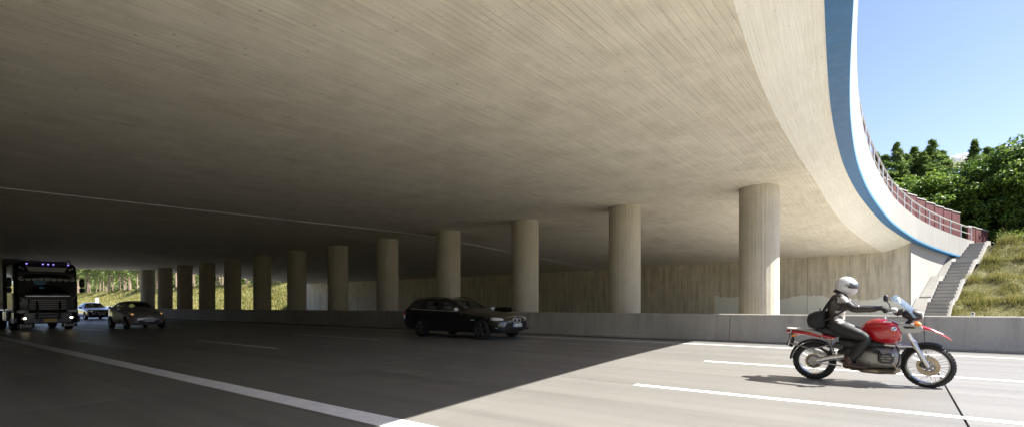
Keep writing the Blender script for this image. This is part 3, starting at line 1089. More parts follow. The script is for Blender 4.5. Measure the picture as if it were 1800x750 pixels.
def lamp_unit(root, name, c, r, mat, rot=(0, 0, 0), glow=None, gc=None, gr=None):
    u = sub(name, root, c, rot)
    MB().blob((0, 0, 0), r, 16, 10, .8).build('lamp_cover', mat, u, 60)
    if glow:
        for k, q in enumerate(gc):
            MB().blob(q, gr, 10, 8).build('bulb', glow, u, 60)
    return u

# ---- black estate car
est = thing('estate_car', 'black estate car passing in front of the columns, silver grille and pale headlights', 'car', (-12.72, 13.72, gz(13.72)), ground_rot())
ST = [
    # x, zb, zs, zt, wm, ws, wt, crown
    (2.46, .34, .56, .62, .50, .46, .34, .02),
    (2.42, .26, .62, .70, .66, .60, .48, .03),
    (2.30, .21, .68, .77, .80, .74, .60, .04),
    (2.08, .19, .73, .83, .89, .83, .68, .05),
    (1.60, .19, .80, .91, .925, .87, .72, .06),
    (1.10, .19, .86, .97, .93, .88, .73, .06),
    (0.82, .19, .895, 1.01, .93, .88, .71, .06),
    (0.70, .19, .91, 1.035, .93, .88, .69, .06),
    (0.05, .19, .94, 1.36, .93, .88, .60, .05),
    (-.06, .19, .945, 1.40, .93, .88, .59, .05),
    (-.42, .19, .955, 1.45, .93, .88, .585, .05),
    (-.50, .19, .96, 1.455, .93, .88, .585, .05),
    (-1.35, .19, .985, 1.455, .93, .88, .575, .05),
    (-1.43, .19, .985, 1.45, .93, .88, .57, .05),
    (-1.98, .20, 1.01, 1.41, .92, .87, .55, .05),
    (-2.12, .22, 1.02, 1.385, .91, .855, .54, .05),
    (-2.20, .23, 1.02, 1.355, .90, .845, .54, .05),
    (-2.40, .27, .98, 1.04, .86, .80, .60, .03),
    (-2.45, .33, .80, .86, .78, .72, .58, .03),
]
car_body(est, ST, (1.60, -1.37), .375, 'black', [(8, 10, 'front_window'), (11, 12, 'rear_side_window'), (13, 14, 'quarter_window')] , (7, 8), (16, 17), 'glass')
for ax in (1.60, -1.37):
    for s in (-1, 1):
        wheel(est, 'wheel', (ax, s * .83, .335), .335, .23, .235, s, 'darkalloy', 5, True)
seats(est, (-.15, -1.05), .38, .52, 'beige')
MB().box((-.6, 0, .36), (3.2, 1.5, .08)).build('floor', 'interior', est, 0)
MB().blob((.62, 0, .86), (.22, .74, .11), 14, 8, .6).build('dashboard', 'interior', est, 60)
mirrors(est, .55, .90, .98, 'silver_car')
for s in (-1, 1):
    lamp_unit(est, 'headlight', (2.13, s * .665, .675), (.25, .17, .075), 'lens', (0, math.radians(6), -s * math.radians(38)), 'drl', [(.12, -s * .02, -.01), (.02, s * .06, 0)], (.05, .04, .035))
    g_ = sub('kidney_grille', est, (2.435, s * .115, .63))
    mb = MB(); n = 16
    out = [(.012, .105 * math.copysign(abs(math.cos(a)) ** .6, math.cos(a)), .075 * math.copysign(abs(math.sin(a)) ** .6, math.sin(a))) for a in (2 * math.pi * k / n for k in range(n))]
    mb.loft([[(0, y, z) for _, y, z in out], [(.035, y, z) for _, y, z in out], [(.035, y * .84, z * .78) for _, y, z in out], [(0.02, y * .8, z * .74) for _, y, z in out]], False)
    mb.build('grille_frame', 'chrome', g_, 40)
    mb = MB(); mb.loft([[(0.0, y * .86, z * .82) for _, y, z in out], [(0.02, y * .82, z * .78) for _, y, z in out]]); mb.build('grille_void', 'plastic', g_, 0)
    mb = MB()
    for k in range(6): mb.box((.024, -.075 + .03 * k, 0), (.008, .006, .11))
    mb.build('grille_bar', 'darkalloy', g_, 0)
    MB().blob((2.33, s * .62, .34), (.10, .20, .045), 12, 8, .7).build('lower_intake', 'plastic', est, 60)
    MB().tube([(2.20, s * .84, .40), (2.36, s * .66, .375), (2.43, s * .44, .37)], .013, 6).build('trim_strip', 'chrome', est, 50)
    MB().tube([(2.30, s * .72, .44), (2.36, s * .64, .44)], .035, 10).build('fog_lamp', 'lens', est, 50)
    MB().tube([(.55, s * .885, .945), (.0, s * .887, .965), (-1.2, s * .887, 1.0), (-1.95, s * .875, 1.035)], .011, 6).build('window_trim', 'chrome', est, 50)
    MB().tube([(-.1, s * .615, 1.40), (-.6, s * .61, 1.452), (-1.5, s * .60, 1.445), (-2.0, s * .58, 1.40)], .016, 6).build('roof_rail', 'plastic', est, 50)
    for hx in (-.15, -1.05):
        MB().tube([(hx + .10, s * .932, .80), (hx, s * .95, .805), (hx - .10, s * .932, .81)], .014, 6).build('door_handle', 'black', est, 50)
    MB().blob((-2.30, s * .78, .86), (.13, .10, .085), 12, 8, .7).build('tail_light', 'redlamp', est, 60)
    MB().box((1.25, s * .93, .66), (.16, .012, .03)).build('side_badge', 'chrome', est, 0, .004)
MB().box((2.44, 0, .40), (.06, .80, .10)).build('centre_intake', 'plastic', est, 0, .02)
number_plate(est, (2.485, 0, .475), .50, .11)
MB().lathe([(.001, .0), (.038, .0), (.041, -.008), (.001, -.008)], (2.405, 0, .735), 'x', 18).build('bonnet_emblem', 'euro', est, 40)
MB().lathe([(.041, .004), (.046, .0), (.041, -.008)], (2.405, 0, .735), 'x', 18).build('emblem_ring', 'chrome', est, 40)

# ---- grey hatchback
hat = thing('hatchback', 'small grey hatchback with amber headlights lit, beside the black truck', 'car', (-32.95, 9.3, gz(9.3)), ground_rot())
ST = [
    (1.97, .36, .54, .60, .42, .38, .28, .02),
    (1.93, .27, .62, .70, .58, .53, .42, .03),
    (1.80, .21, .70, .80, .74, .68, .54, .04),
    (1.55, .19, .79, .90, .82, .76, .60, .05),
    (1.10, .19, .86, 1.00, .855, .80, .63, .06),
    (.86, .19, .90, 1.06, .86, .81, .62, .06),
    (.78, .19, .91, 1.085, .86, .81, .61, .05),
    (.10, .19, .96, 1.42, .86, .81, .53, .05),
    (-.02, .19, .97, 1.45, .86, .81, .52, .05),
    (-.36, .19, .985, 1.475, .86, .81, .52, .05),
    (-.44, .19, .99, 1.475, .86, .81, .52, .05),
    (-1.05, .19, 1.03, 1.45, .86, .81, .51, .05),
    (-1.35, .20, 1.06, 1.41, .85, .80, .50, .05),
    (-1.62, .22, 1.06, 1.36, .83, .78, .49, .05),
    (-1.80, .25, 1.00, 1.08, .80, .74, .54, .04),
    (-1.94, .30, .84, .90, .74, .68, .50, .03),
    (-1.97, .36, .60, .66, .62, .56, .44, .03),
]
car_body(hat, ST, (1.22, -1.27), .345, 'grey', [(7, 9, 'front_window'), (10, 11, 'rear_side_window')], (6, 7), (13, 14), 'glass')
for ax in (1.22, -1.27):
    for s in (-1, 1):
        wheel(hat, 'wheel', (ax, s * .765, .305), .305, .20, .205, s, 'alloy', 5, False)
seats(hat, (-.05, -.9), .34, .55)
MB().box((-.3, 0, .38), (2.6, 1.35, .08)).build('floor', 'interior', hat, 0)
mirrors(hat, .62, .84, 1.02, 'grey')
for s in (-1, 1):
    lamp_unit(hat, 'headlight', (1.62, s * .60, .735), (.24, .12, .075), 'lens', (0, math.radians(22), -s * math.radians(30)), 'amber', [(.10, s * .0, .0), (-.02, s * .04, .02)], (.055, .05, .045))
    MB().tube([(1.80, s * .60, .40), (1.87, s * .57, .40)], .05, 12).build('fog_lamp', 'lens', hat, 50)
    MB().blob((-1.72, s * .72, .98), (.10, .07, .14), 10, 8, .7).build('tail_light', 'redlamp', hat, 60)
mb = MB()
mb.prism([(-.42, .30), (.42, .30), (.50, .38), (.36, .50), (-.36, .50), (-.50, .38)], 1.86, 1.962, 'yz')
mb.build('grille_opening', 'plastic', hat, 0, .01)
MB().tube([(1.90, -.34, .635), (1.945, 0, .635), (1.90, .34, .635)], .016, 6).build('upper_grille', 'plastic', hat, 50)
MB().blob((1.955, 0, .68), (.015, .06, .028), 12, 6).build('bonnet_emblem', 'chrome', hat, 60)
number_plate(hat, (1.985, 0, .43), .50, .11)

# ---- dark blue saloon
sal = thing('saloon_car', 'dark blue saloon car farthest back in the lane by the barrier', 'car', (-55.4, 12.5, gz(12.5)), ground_rot())
ST = [
    (2.38, .34, .54, .60, .55, .50, .38, .02),
    (2.34, .25, .62, .70, .70, .64, .50, .03),
    (2.20, .20, .70, .79, .82, .76, .62, .04),
    (1.90, .18, .77, .87, .90, .84, .68, .05),
    (1.30, .18, .85, .97, .92, .86, .70, .06),
    (.95, .18, .89, 1.01, .92, .86, .68, .06),
    (.85, .18, .90, 1.03, .92, .86, .66, .05),
    (.10, .18, .93, 1.39, .92, .86, .56, .05),
    (-.02, .18, .935, 1.42, .92, .86, .55, .05),
    (-.42, .18, .945, 1.455, .92, .86, .55, .05),
    (-.50, .18, .95, 1.455, .92, .86, .55, .05),
    (-1.20, .18, .97, 1.40, .92, .86, .54, .05),
    (-1.32, .18, .975, 1.375, .92, .86, .54, .05),
    (-1.85, .20, .98, 1.12, .91, .85, .62, .05),
    (-1.95, .21, .98, 1.09, .90, .84, .64, .05),
    (-2.28, .26, .95, 1.05, .85, .79, .62, .04),
    (-2.37, .34, .76, .82, .78, .72, .56, .03),
]
car_body(sal, ST, (1.42, -1.37), .36, 'navy', [(7, 9, 'front_window'), (10, 11, 'rear_side_window')], (6, 7), (12, 13), 'darkglass')
for ax in (1.42, -1.37):
    for s in (-1, 1):
        wheel(sal, 'wheel', (ax, s * .81, .32), .32, .22, .225, s, 'alloy', 5, True)
seats(sal, (-.05, -.95), .37, .52)
MB().box((-.3, 0, .36), (2.9, 1.45, .08)).build('floor', 'interior', sal, 0)
mirrors(sal, .70, .90, .98, 'navy')
for s in (-1, 1):
    lamp_unit(sal, 'headlight', (2.13, s * .64, .70), (.19, .17, .05), 'lens', (0, math.radians(6), -s * math.radians(34)), 'drl', [(.12, 0, 0)], (.05, .07, .03))
    MB().blob((2.26, s * .58, .33), (.10, .2, .05), 10, 8, .7).build('lower_intake', 'plastic', sal, 60)
MB().box((2.34, 0, .635), (.09, .92, .085)).build('grille', 'plastic', sal, 0, .02)
mb = MB()
for k in range(3): mb.box((2.388, 0, .607 + .027 * k), (.01, .9, .008))
mb.build('grille_bar', 'chrome', sal, 0)
number_plate(sal, (2.41, 0, .46), .50, .11)

# ---- cars on the other carriageway, mostly hidden by the barrier
def hidden_car(name, label, paint, x, y, rz):
    c = thing(name, label, 'car', (x, y, -.15), (0, 0, rz))
    car_body(c, ST, (1.42, -1.37), .36, paint, [(7, 9, 'front_window'), (10, 11, 'rear_side_window')], (6, 7), (12, 13), 'darkglass')
    for ax in (1.42, -1.37):
        for s in (-1, 1):
            wheel(c, 'wheel', (ax, s * .81, .32), .32, .22, .225, s, 'alloy', 5, False)
    mirrors(c, .70, .90, .98, paint)
hidden_car('passing_car', 'dark car showing only its roof over the barrier behind the black estate', 'black', -19.4, 24.2, math.pi)
hidden_car('distant_car', 'pale car showing its roof over the barrier left of the columns', 'silver_car', -112, 27.5, math.pi)

# ---- black articulated lorry
TX, TY = -34.0, 5.9
trk = thing('articulated_truck', 'black articulated truck with pale trailer, yellow number plate and lit lamps', 'truck', (TX, TY, gz(TY)), ground_rot())
def sec(x, z0, z1, w, r):
    """rounded vertical section across the cab at x"""
    pts = []
    for cy, cz, a0 in ((w - r, z1 - r, 0), (-w + r, z1 - r, 90), (-w + .08, z0 + .08, 180), (w - .08, z0 + .08, 270)):
        rr = r if a0 < 180 else .08
        for k in range(5):
            a = math.radians(a0 + 22.5 * k)
            pts.append((x, cy + rr * math.cos(a), cz + rr * math.sin(a)))
    return pts
cabin = MB()
cabin.loft([sec(-2.15, .95, 3.40, 1.20, .12), sec(-.75, .95, 3.44, 1.20, .16), sec(-.38, .95, 3.38, 1.19, .22), sec(-.16, 1.02, 3.20, 1.14, .28), sec(-.10, 1.1, 2.86, 1.10, .12)])
cabin.build('cab', 'truckblack', trk, 40)
cf = MB()
cf.loft([sec(-.6, .96, 1.82, 1.195, .06), sec(-.12, .96, 1.82, 1.17, .08), sec(-.03, 1.0, 1.78, 1.10, .08), sec(0.0, 1.05, 1.7, 1.02, .08)])
cf.build('front_panel', 'truckblack', trk, 40)
# windscreen, slightly curved
vs = []; fs = []
for i in range(9):
    y = -1.08 + 2.16 * i / 8
    bx = -.02 - .10 * (abs(y) / 1.08) ** 3
    vs += [(bx - .0, y, 1.84), (bx - .085, y, 2.62)]
for i in range(8): fs.append((2 * i, 2 * i + 2, 2 * i + 3, 2 * i + 1))
MB().add(vs, fs).build('windscreen', 'darkglass', trk, 60)
MB().box((-.085, 0, 2.2), (.03, 2.1, .72)).build('screen_backing', 'interior', trk, 0)
mb = MB()
for k in range(9):
    y = -.96 + .24 * k
    mb.lathe([(.001, 0), (.11, 0), (.11, .008), (.001, .008)], (-.098 + .045, y, 2.60), 'x', 14)
mb.build('valance', 'sign', trk, 0)
MB().blob((-.05, -.28, 2.42), (.02, .25, .12), 14, 8).build('dashboard_cloth', 'lightblue', trk, 60)
MB().blob((-.045, -.22, 2.16), (.02, .11, .06), 10, 8).build('dashboard_toy', 'lightblue', trk, 60)
vs = []; fs = []
for i in range(9):
    y = -1.06 + 2.12 * i / 8
    bx = .10 - .16 * (abs(y) / 1.06) ** 2
    vs += [(bx, y, 2.68 - .06 * (abs(y) / 1.06) ** 2), (bx - .16, y, 2.86), (bx - .16, y, 2.80), (bx, y, 2.64 - .06 * (abs(y) / 1.06) ** 2)]
for i in range(8):
    for j in range(4):
        a = 4 * i + j; b = 4 * i + (j + 1) % 4
        fs.append((a, b, b + 4, a + 4))
MB().add(vs, fs).build('sun_visor', 'truckblack', trk, 40)
MB().prism([(-.78, 3.20), (.78, 3.20), (.66, 2.98), (-.66, 2.98)], -.12, -.075, 'yz').build('light_box', 'sign', trk, 0)
for s in (-1, 1):
    rl = sub('roof_lamp', trk, (-.13, s * .93, 3.13), (s * .5, 0, 0))
    MB().box((.0, 0, 0), (.05, .26, .12)).build('lamp_housing', 'plastic', rl, 0, .02)
    for q in (-.06, .06):
        MB().blob((.03, q, 0), (.02, .045, .045), 10, 8).build('lamp_lens', 'lens', rl, 60)
for y in (-.72, -.12, .08, .28, .86):
    MB().blob((-.30, y, 3.36), (.03, .035, .022), 8, 6).build('marker_light', 'marker', trk, 60)
MB().tube([(-.5, -1.0, 3.46), (-.42, -1.0, 3.55), (-.42, 1.0, 3.55), (-.5, 1.0, 3.46)], .028, 8).build('roof_bar', 'steel', trk, 50)
for y in (-.9, .9):
    MB().tube([(-.42, y, 3.55), (-.42, y, 3.64)], [.05, .04], 10).build('beacon', 'sign', trk, 50)
# grille, bull bar, bumper
gr = sub('grille', trk)
MB().box((.0, 0, 1.32), (.03, 1.5, .56)).build('grille_void', 'plastic', gr, 0)
for k in range(5):
    MB().box((.035, 0, 1.11 + .105 * k), (.03, 1.42 - .04 * abs(k - 2), .028)).build('grille_bar', 'darkalloy', gr, 0, .006)
MB().box((.01, 0, 1.74), (.07, 1.7, .05)).build('grille_trim', 'alloy', gr, 0, .015)
for s in (-1, 1):
    MB().tube([(-.02, s * 1.08, 1.72), (.03, s * .95, 1.64), (.04, s * .9, 1.5)], .03, 8).build('panel_trim', 'alloy', gr, 50)
bb = sub('bull_bar', trk)
for z in (.66, .80, 1.0):
    MB().tube([(.06, -.55, z), (.20, -.42, z), (.20, .42, z), (.06, .55, z)], .03, 8).build('bar', 'plastic', bb, 50)
for s in (-1, 1):
    MB().tube([(.20, s * .42, .58), (.20, s * .42, 1.35), (.06, s * .42, 1.5)], .032, 8).build('upright', 'plastic', bb, 50)
bp = MB()
bp.loft([[(x, w * c, z) for c, z in ((-1, .36), (1, .36), (1, .94), (-1, .94))] for x, w in ((-.9, 1.22), (-.25, 1.22), (-.04, 1.12), (.06, .9))])
bp.build('bumper', 'truckblack', trk, 0, .04)
for s in (-1, 1):
    lamp_unit(trk, 'headlight', (-.04, s * .93, .98), (.10, .24, .085), 'lens', (0, 0, -s * .25))
    lamp_unit(trk, 'fog_lamp', (.03, s * .88, .64), (.05, .12, .07), 'lens', (0, 0, -s * .2), 'lamp', [(.035, 0, 0)], (.03, .06, .045))
    fl = sub('mud_flap', trk, (-.08, s * .82, .30))
    MB().box((0, 0, -.04), (.02, .62, .18)).build('flap', 'plastic', fl, 0, .005)
    # lettering on the flap
    cu = bpy.data.curves.new('lettering', 'FONT'); cu.body = 'DAF'; cu.size = .19; cu.align_x = 'CENTER'; cu.align_y = 'CENTER'; cu.extrude = .004
    to = bpy.data.objects.new('lettering', cu); COL.objects.link(to)
    to.scale = (1.25, 1, 1)
    bpy.context.view_layer.update()
    lm = bpy.data.meshes.new_from_object(to.evaluated_get(bpy.context.evaluated_depsgraph_get()))
    bpy.data.objects.remove(to)
    lm.materials.clear(); lm.materials.append(M['reflector'])
    lo = inst(lm, 'lettering', fl, (.016, 0, -.04), (math.radians(90), 0, math.radians(90)), (1.25, 1, 1))
    # mirrors
    mr = sub('mirror', trk, (-.22, s * 1.38, 2.2))
    MB().blob((0, 0, .22), (.09, .11, .24), 12, 8, .6).build('mirror_housing', 'plastic', mr, 60)
    MB().blob((0, 0, -.16), (.09, .11, .13), 12, 8, .6).build('wide_mirror_housing', 'plastic', mr, 60)
    MB().tube([(-.02, -s * .24, .45), (0, 0, .47), (0, 0, -.3), (-.02, -s * .24, -.36)], .02, 6).build('mirror_arm', 'plastic', mr, 50)
    # side window and door seam, step, tank
    MB().box((-.62, s * 1.206, 2.2), (.62, .012, .62)).build('side_window', 'darkglass', trk, 0, .004)
    MB().box((-.68, s * 1.207, 1.55), (.10, .03, .03)).build('door_handle', 'chrome', trk, 0, .005)
    MB().box((-.25, s * 1.19, .55), (.45, .12, .30)).build('cab_step', 'truckblack', trk, 0, .03)
    MB().box((-2.95, s * .98, .72), (1.1, .46, .52)).build('fuel_tank', 'alloy', trk, 0, .06)
    MB().box((-2.9, s * 1.20, 1.9), (.06, .04, 2.9)).build('side_deflector', 'truckblack', trk, 0, .01)
number_plate(trk, (.245, 0, .53), .56, .13, 0, 0, 'yplate')
def big_wheel(c, s):
    w = sub('wheel', trk, c)
    MB().lathe([(.29, -.14), (.31, -.155), (.46, -.155), (.495, -.12), (.50, 0), (.495, .12), (.46, .155), (.31, .155), (.29, .14)], (0, 0, 0), 'y', 36).build('tyre', 'rubber', w, 30)
    MB().lathe([(.29, .14), (.29, -.14), (.27, s * -.1), (.20, s * .02), (.13, s * .10), (.10, s * .14), (.001, s * .14), (.001, s * .0), (.2, -s * .05)], (0, 0, 0), 'y', 28).build('rim', 'darkalloy', w, 35)
for ax in (-1.42, -5.1):
    for s in (-1, 1): big_wheel((ax, s * 1.05, .50), s)
for ax in (-11.2, -12.5, -13.8):
    for s in (-1, 1): big_wheel((ax, s * 1.08, .50), s)
MB().box((-5.0, 0, .9), (7.2, .85, .22)).build('chassis', 'plastic', trk, 0)
MB().box((-1.45, 0, 1.0), (1.3, 2.3, .3)).build('front_mudguard', 'plastic', trk, 0, .05)
tr = sub('trailer', trk)
MB().box((-9.5, 0, 2.42), (13.6, 2.50, 2.46)).build('curtain_side', 'curtain', tr, 0)
MB().box((-2.72, 0, 2.4), (.12, 2.55, 2.62)).build('headboard', 'plastic', tr, 0, .02)
for s in (-1, 1):
    MB().box((-9.5, s * 1.255, 3.67), (13.6, .05, .12)).build('top_rail', 'cap', tr, 0, .01)
    MB().box((-9.5, s * 1.26, 1.16), (13.6, .05, .16)).build('side_rail', 'plastic', tr, 0, .01)
    mb = MB()
    for k in range(26): mb.box((-2.95 - .5 * k, s * 1.262, 1.32), (.05, .02, .22))
    mb.build('curtain_straps', 'plastic', tr, 0)
MB().box((-9.5, 0, 3.74), (13.6, 2.5, .04)).build('roof', 'cap', tr, 0)

# ------------------------------------------------------------------ people
def skin_body(name, J, E, rootj, parent, slots, pick, levels=2):
    """J: joint -> (co, radius); one continuous skinned surface"""
    keys = list(J); idx = {k: i for i, k in enumerate(keys)}
    me = bpy.data.meshes.new(name)
    me.from_pydata([J[k][0] for k in keys], [(idx[a], idx[b]) for a, b in E], [])
    ob = bpy.data.objects.new(name, me); COL.objects.link(ob)
    sk = ob.modifiers.new('skin', 'SKIN'); sk.use_smooth_shade = True
    ss = ob.modifiers.new('sub', 'SUBSURF'); ss.levels = levels; ss.render_levels = levels
    lay = me.skin_vertices[0].data
    for k in keys:
        r = J[k][1]
        lay[idx[k]].radius = r if isinstance(r, tuple) else (r, r)
        lay[idx[k]].use_root = (k == rootj)
    dg = bpy.context.evaluated_depsgraph_get(); dg.update()
    m2 = bpy.data.meshes.new_from_object(ob.evaluated_get(dg))
    bpy.data.objects.remove(ob)
    m2.materials.clear()
    for s in slots: m2.materials.append(M[s])
    for p in m2.polygons:
        p.material_index = pick(p.center); p.use_smooth = True
    o = bpy.data.objects.new(name, m2); COL.objects.link(o); o.parent = parent
    return o

BX, BY = 0.0, 9.5
rider = thing('person', 'motorcycle rider in black leather jacket and white helmet, leaning to the handlebar', 'person', (BX, BY, gz(BY)), ground_rot())
J = {
    'pelvis': ((-.74, 0, .86), (.15, .135)), 'waist': ((-.765, 0, 1.0), (.145, .12)), 'chest': ((-.735, 0, 1.17), (.17, .14)), 'upper': ((-.70, 0, 1.30), (.14, .11)), 'neck': ((-.665, 0, 1.39), .07), 'head': ((-.62, 0, 1.48), .08),
}
Eg = [('pelvis', 'waist'), ('waist', 'chest'), ('chest', 'upper'), ('upper', 'neck'), ('neck', 'head')]
for s, n in ((-1, 'r'), (1, 'l')):
    J.update({
        'sh' + n: ((-.675, s * .175, 1.305), .085), 'ua' + n: ((-.58, s * .25, 1.215), .07), 'el' + n: ((-.475, s * .315, 1.135), .06), 'fa' + n: ((-.32, s * .34, 1.14), .055), 'wr' + n: ((-.185, s * .355, 1.15), .038),
        'hi' + n: ((-.70, s * .11, .83), .13), 'th' + n: ((-.50, s * .20, .775), .105), 'kn' + n: ((-.32, s * .245, .70), .083), 'ca' + n: ((-.43, s * .255, .53), .072), 'an' + n: ((-.545, s * .25, .345), .052), })
    Eg += [('upper', 'sh' + n), ('sh' + n, 'ua' + n), ('ua' + n, 'el' + n), ('el' + n, 'fa' + n), ('fa' + n, 'wr' + n), ('pelvis', 'hi' + n), ('hi' + n, 'th' + n), ('th' + n, 'kn' + n), ('kn' + n, 'ca' + n), ('ca' + n, 'an' + n)]
def rider_pick(c):
    if c.z > .93 or (c.z > .88 and c.x < -.70 and abs(c.y) < .1):
        if c.z > 1.44 and c.x > -.6: return 1
        # grey panels: flank and shoulder yoke
        if c.z < 1.10 and c.x > -.74: return 2 if (c.z * 18) % 1 > .25 else 0
        if 1.245 < c.z < 1.33 and abs(c.y) > .12 and c.x > -.70 and c.x < -.56: return 2
        return 0
    return 3
skin_body('body', J, Eg, 'pelvis', rider, ['leather', 'skin', 'greyleather', 'trousers'], rider_pick)
hm = MB()
# helmet shell: ellipsoid with chin bar
def helm(scale, chin):
    vs = []; fs = []; n, m = 24, 16
    for i in range(m + 1):
        th = math.pi * i / m
        for j in range(n):
            ph = 2 * math.pi * j / n
            x = math.sin(th) * math.cos(ph); y = math.sin(th) * math.sin(ph); z = math.cos(th)
            rx = .158 if x > 0 else .150
            rz = .145 if z > 0 else .165
            px, py, pz = x * rx, y * .125, z * rz
            if z < 0 and x > 0: px *= 1 + chin * (-z) * .9 ; 
            if z < -.55: pz = -.55 * .165 + (pz + .55 * .165) * .9
            vs.append((px * scale, py * scale, pz * scale))
    for i in range(m):
        for j in range(n):
            a = i * n + j; b = i * n + (j + 1) % n
            fs.append((a, a + n, b + n, b))
    return vs, fs
hel = sub('helmet', rider, (-.605, 0, 1.505), (0, math.radians(10), 0))
v, f = helm(1, .28); MB().add(v, f).build('helmet_shell', 'helmet', hel, 60)
# visor: band across the eye port, standing proud
vs = []; fs = []
for i in range(13):
    a = math.radians(-78 + 13 * i)
    for z, k in ((.052, 1.0), (.015, 1.035), (-.03, 1.045)):
        rr = math.sqrt(max(0, 1 - (z / .15) ** 2)) * k
        vs.append((.163 * rr * math.cos(a) + .004, .129 * rr * math.sin(a), z))
for i in range(12):
    for j in range(2):
        a = i * 3 + j; fs.append((a, a + 3, a + 4, a + 1))
o = MB().add(vs, fs).build('visor', 'visor', hel, 60)
sd = o.modifiers.new('thick', 'SOLIDIFY'); sd.thickness = .008
for s in (-1, 1):
    MB().lathe([(.001, s * .128), (.03, s * .128), (.034, s * .118), (.001, s * .118)], (.02, 0, .012), 'y', 16).build('visor_pivot', 'greyleather', hel, 50)
    # boots and gloved hands
    bt = MB()
    bt.loft([[(-.56 + dx + r * math.cos(a) * .9, s * .25 + r * .8 * math.sin(a), z) for a in (2 * math.pi * k / 10 for k in range(10))] for dx, r, z in ((0.0, .064, .42), (0, .062, .36), (.0, .058, .30))])
    bt.loft([[(x, s * .255 + w * math.cos(a), zc + h * math.sin(a)) for a in (2 * math.pi * k / 10 for k in range(10))] for x, w, h, zc in ((-.635, .028, .03, .285), (-.60, .042, .052, .285), (-.53, .046, .055, .285), (-.44, .048, .042, .268), (-.38, .043, .034, .262), (-.345, .024, .02, .258))])
    bt.build('boot', 'boot', rider, 60)
    gl = MB()
    gx, gy, gz_ = -.105, s * .365, 1.125       # grip axis
    gl.loft([[(x, gy + w * math.cos(a), z + h * math.sin(a)) for a in (2 * math.pi * k / 10 for k in range(10))] for x, z, w, h in ((-.20, 1.152, .036, .034), (-.17, 1.156, .043, .030), (-.135, 1.158, .046, .024), (-.105, 1.157, .043, .016))])
    for k in range(4):
        yk = gy + (-.036 + .024 * k)
        L = (0.95, 1.08, 1.0, .82)[k if s < 0 else 3 - k]
        pts = [(gx + .028 * math.cos(t), yk, gz_ + .028 * math.sin(t)) for t in (math.radians(95), math.radians(40), math.radians(-15), math.radians(-70 * L), math.radians(-120 * L))]
        gl.tube(pts, [.0105, .0105, .010, .0095, .008], 7)
    ti = gy - s * .05
    gl.tube([(-.165, ti + s * .012, 1.145), (-.135, ti, 1.125), (gx - .012, ti, gz_ - .028), (gx + .012, ti + s * .004, gz_ - .03)], [.013, .012, .0105, .009], 7)
    gl.build('glove', 'trousers', rider, 60)
MB().tube([(-.70, 0, 1.37), (-.67, 0, 1.42)], [.098, .088], 16).build('collar', 'trousers', rider, 60)

bag = thing('backpack', 'black backpack hanging low on the back of the motorcycle rider', 'backpack', (BX, BY, gz(BY)), ground_rot())
mb = MB()
mb.loft([[(x + .02 * math.cos(a), w * math.copysign(abs(math.cos(a)) ** .7, math.cos(a)), zc + h * math.copysign(abs(math.sin(a)) ** .8, math.sin(a))) for a in (2 * math.pi * k / 16 for k in range(16))]
         for x, w, h, zc in ((-1.12, .06, .05, .95), (-1.10, .13, .11, .955), (-1.03, .17, .145, .955), (-.95, .175, .155, .96), (-.88, .16, .14, .975), (-.86, .10, .10, .985))])
mb.build('bag', 'cloth', bag, 60)
MB().blob((-1.08, 0, .92), (.05, .11, .07), 12, 8, .7).build('pocket', 'cloth', bag, 60)
MB().tube([(-.95, -.04, 1.10), (-.96, 0, 1.15), (-.95, .04, 1.10)], .009, 6).build('carry_loop', 'cloth', bag)
for s in (-1, 1):
    MB().tube([(-.92, s * .10, 1.09), (-.86, s * .125, 1.20), (-.77, s * .135, 1.34), (-.68, s * .13, 1.392), (-.60, s * .14, 1.35), (-.57, s * .16, 1.25), (-.62, s * .19, 1.12), (-.80, s * .19, 1.0), (-.90, s * .15, .95)], .014, 6).build('strap', 'cloth', bag, 60)

# driver of the estate car
drv = thing('person', 'driver in a pale shirt sitting behind the wheel of the black estate', 'person', (-12.72, 13.72, gz(13.72)), ground_rot())
dy = .38
J = {'pelvis': ((-.22, dy, .66), .14), 'waist': ((-.30, dy, .80), .13), 'chest': ((-.36, dy, .98), .15), 'neck': ((-.37, dy, 1.13), .055), 'head': ((-.35, dy, 1.22), (.078, .09)), 'crown': ((-.36, dy, 1.30), (.07, .08))}
Eg = [('pelvis', 'waist'), ('waist', 'chest'), ('chest', 'neck'), ('neck', 'head'), ('head', 'crown')]
for s, n in ((-1, 'r'), (1, 'l')):
    J.update({'sh' + n: ((-.35, dy + s * .17, 1.06), .07), 'el' + n: ((-.14, dy + s * .22, .88), .05), 'wr' + n: ((.12, dy + s * .15, .96), .032), 'kn' + n: ((.22, dy + s * .14, .74), .08), 'an' + n: ((.52, dy + s * .12, .46), .05)})
    Eg += [('chest', 'sh' + n), ('sh' + n, 'el' + n), ('el' + n, 'wr' + n), ('pelvis', 'kn' + n), ('kn' + n, 'an' + n)]
skin_body('body', J, Eg, 'pelvis', drv, ['shirt', 'skin', 'trousers'], lambda c: 1 if c.z > 1.12 or (c.x > .05 and c.z > .9) else 2 if c.z < .72 else 0, 1)
MB().blob((-.375, dy, 1.285), (.095, .088, .07), 12, 8).build('hair', 'hair', drv, 60)
MB().blob((-.262, dy, 1.215), (.016, .012, .02), 8, 6).build('nose', 'skin', drv, 60)
for s in (-1, 1): MB().blob((-.27, dy + s * .032, 1.245), (.01, .012, .008), 8, 6).build('eye', 'ink', drv, 60)

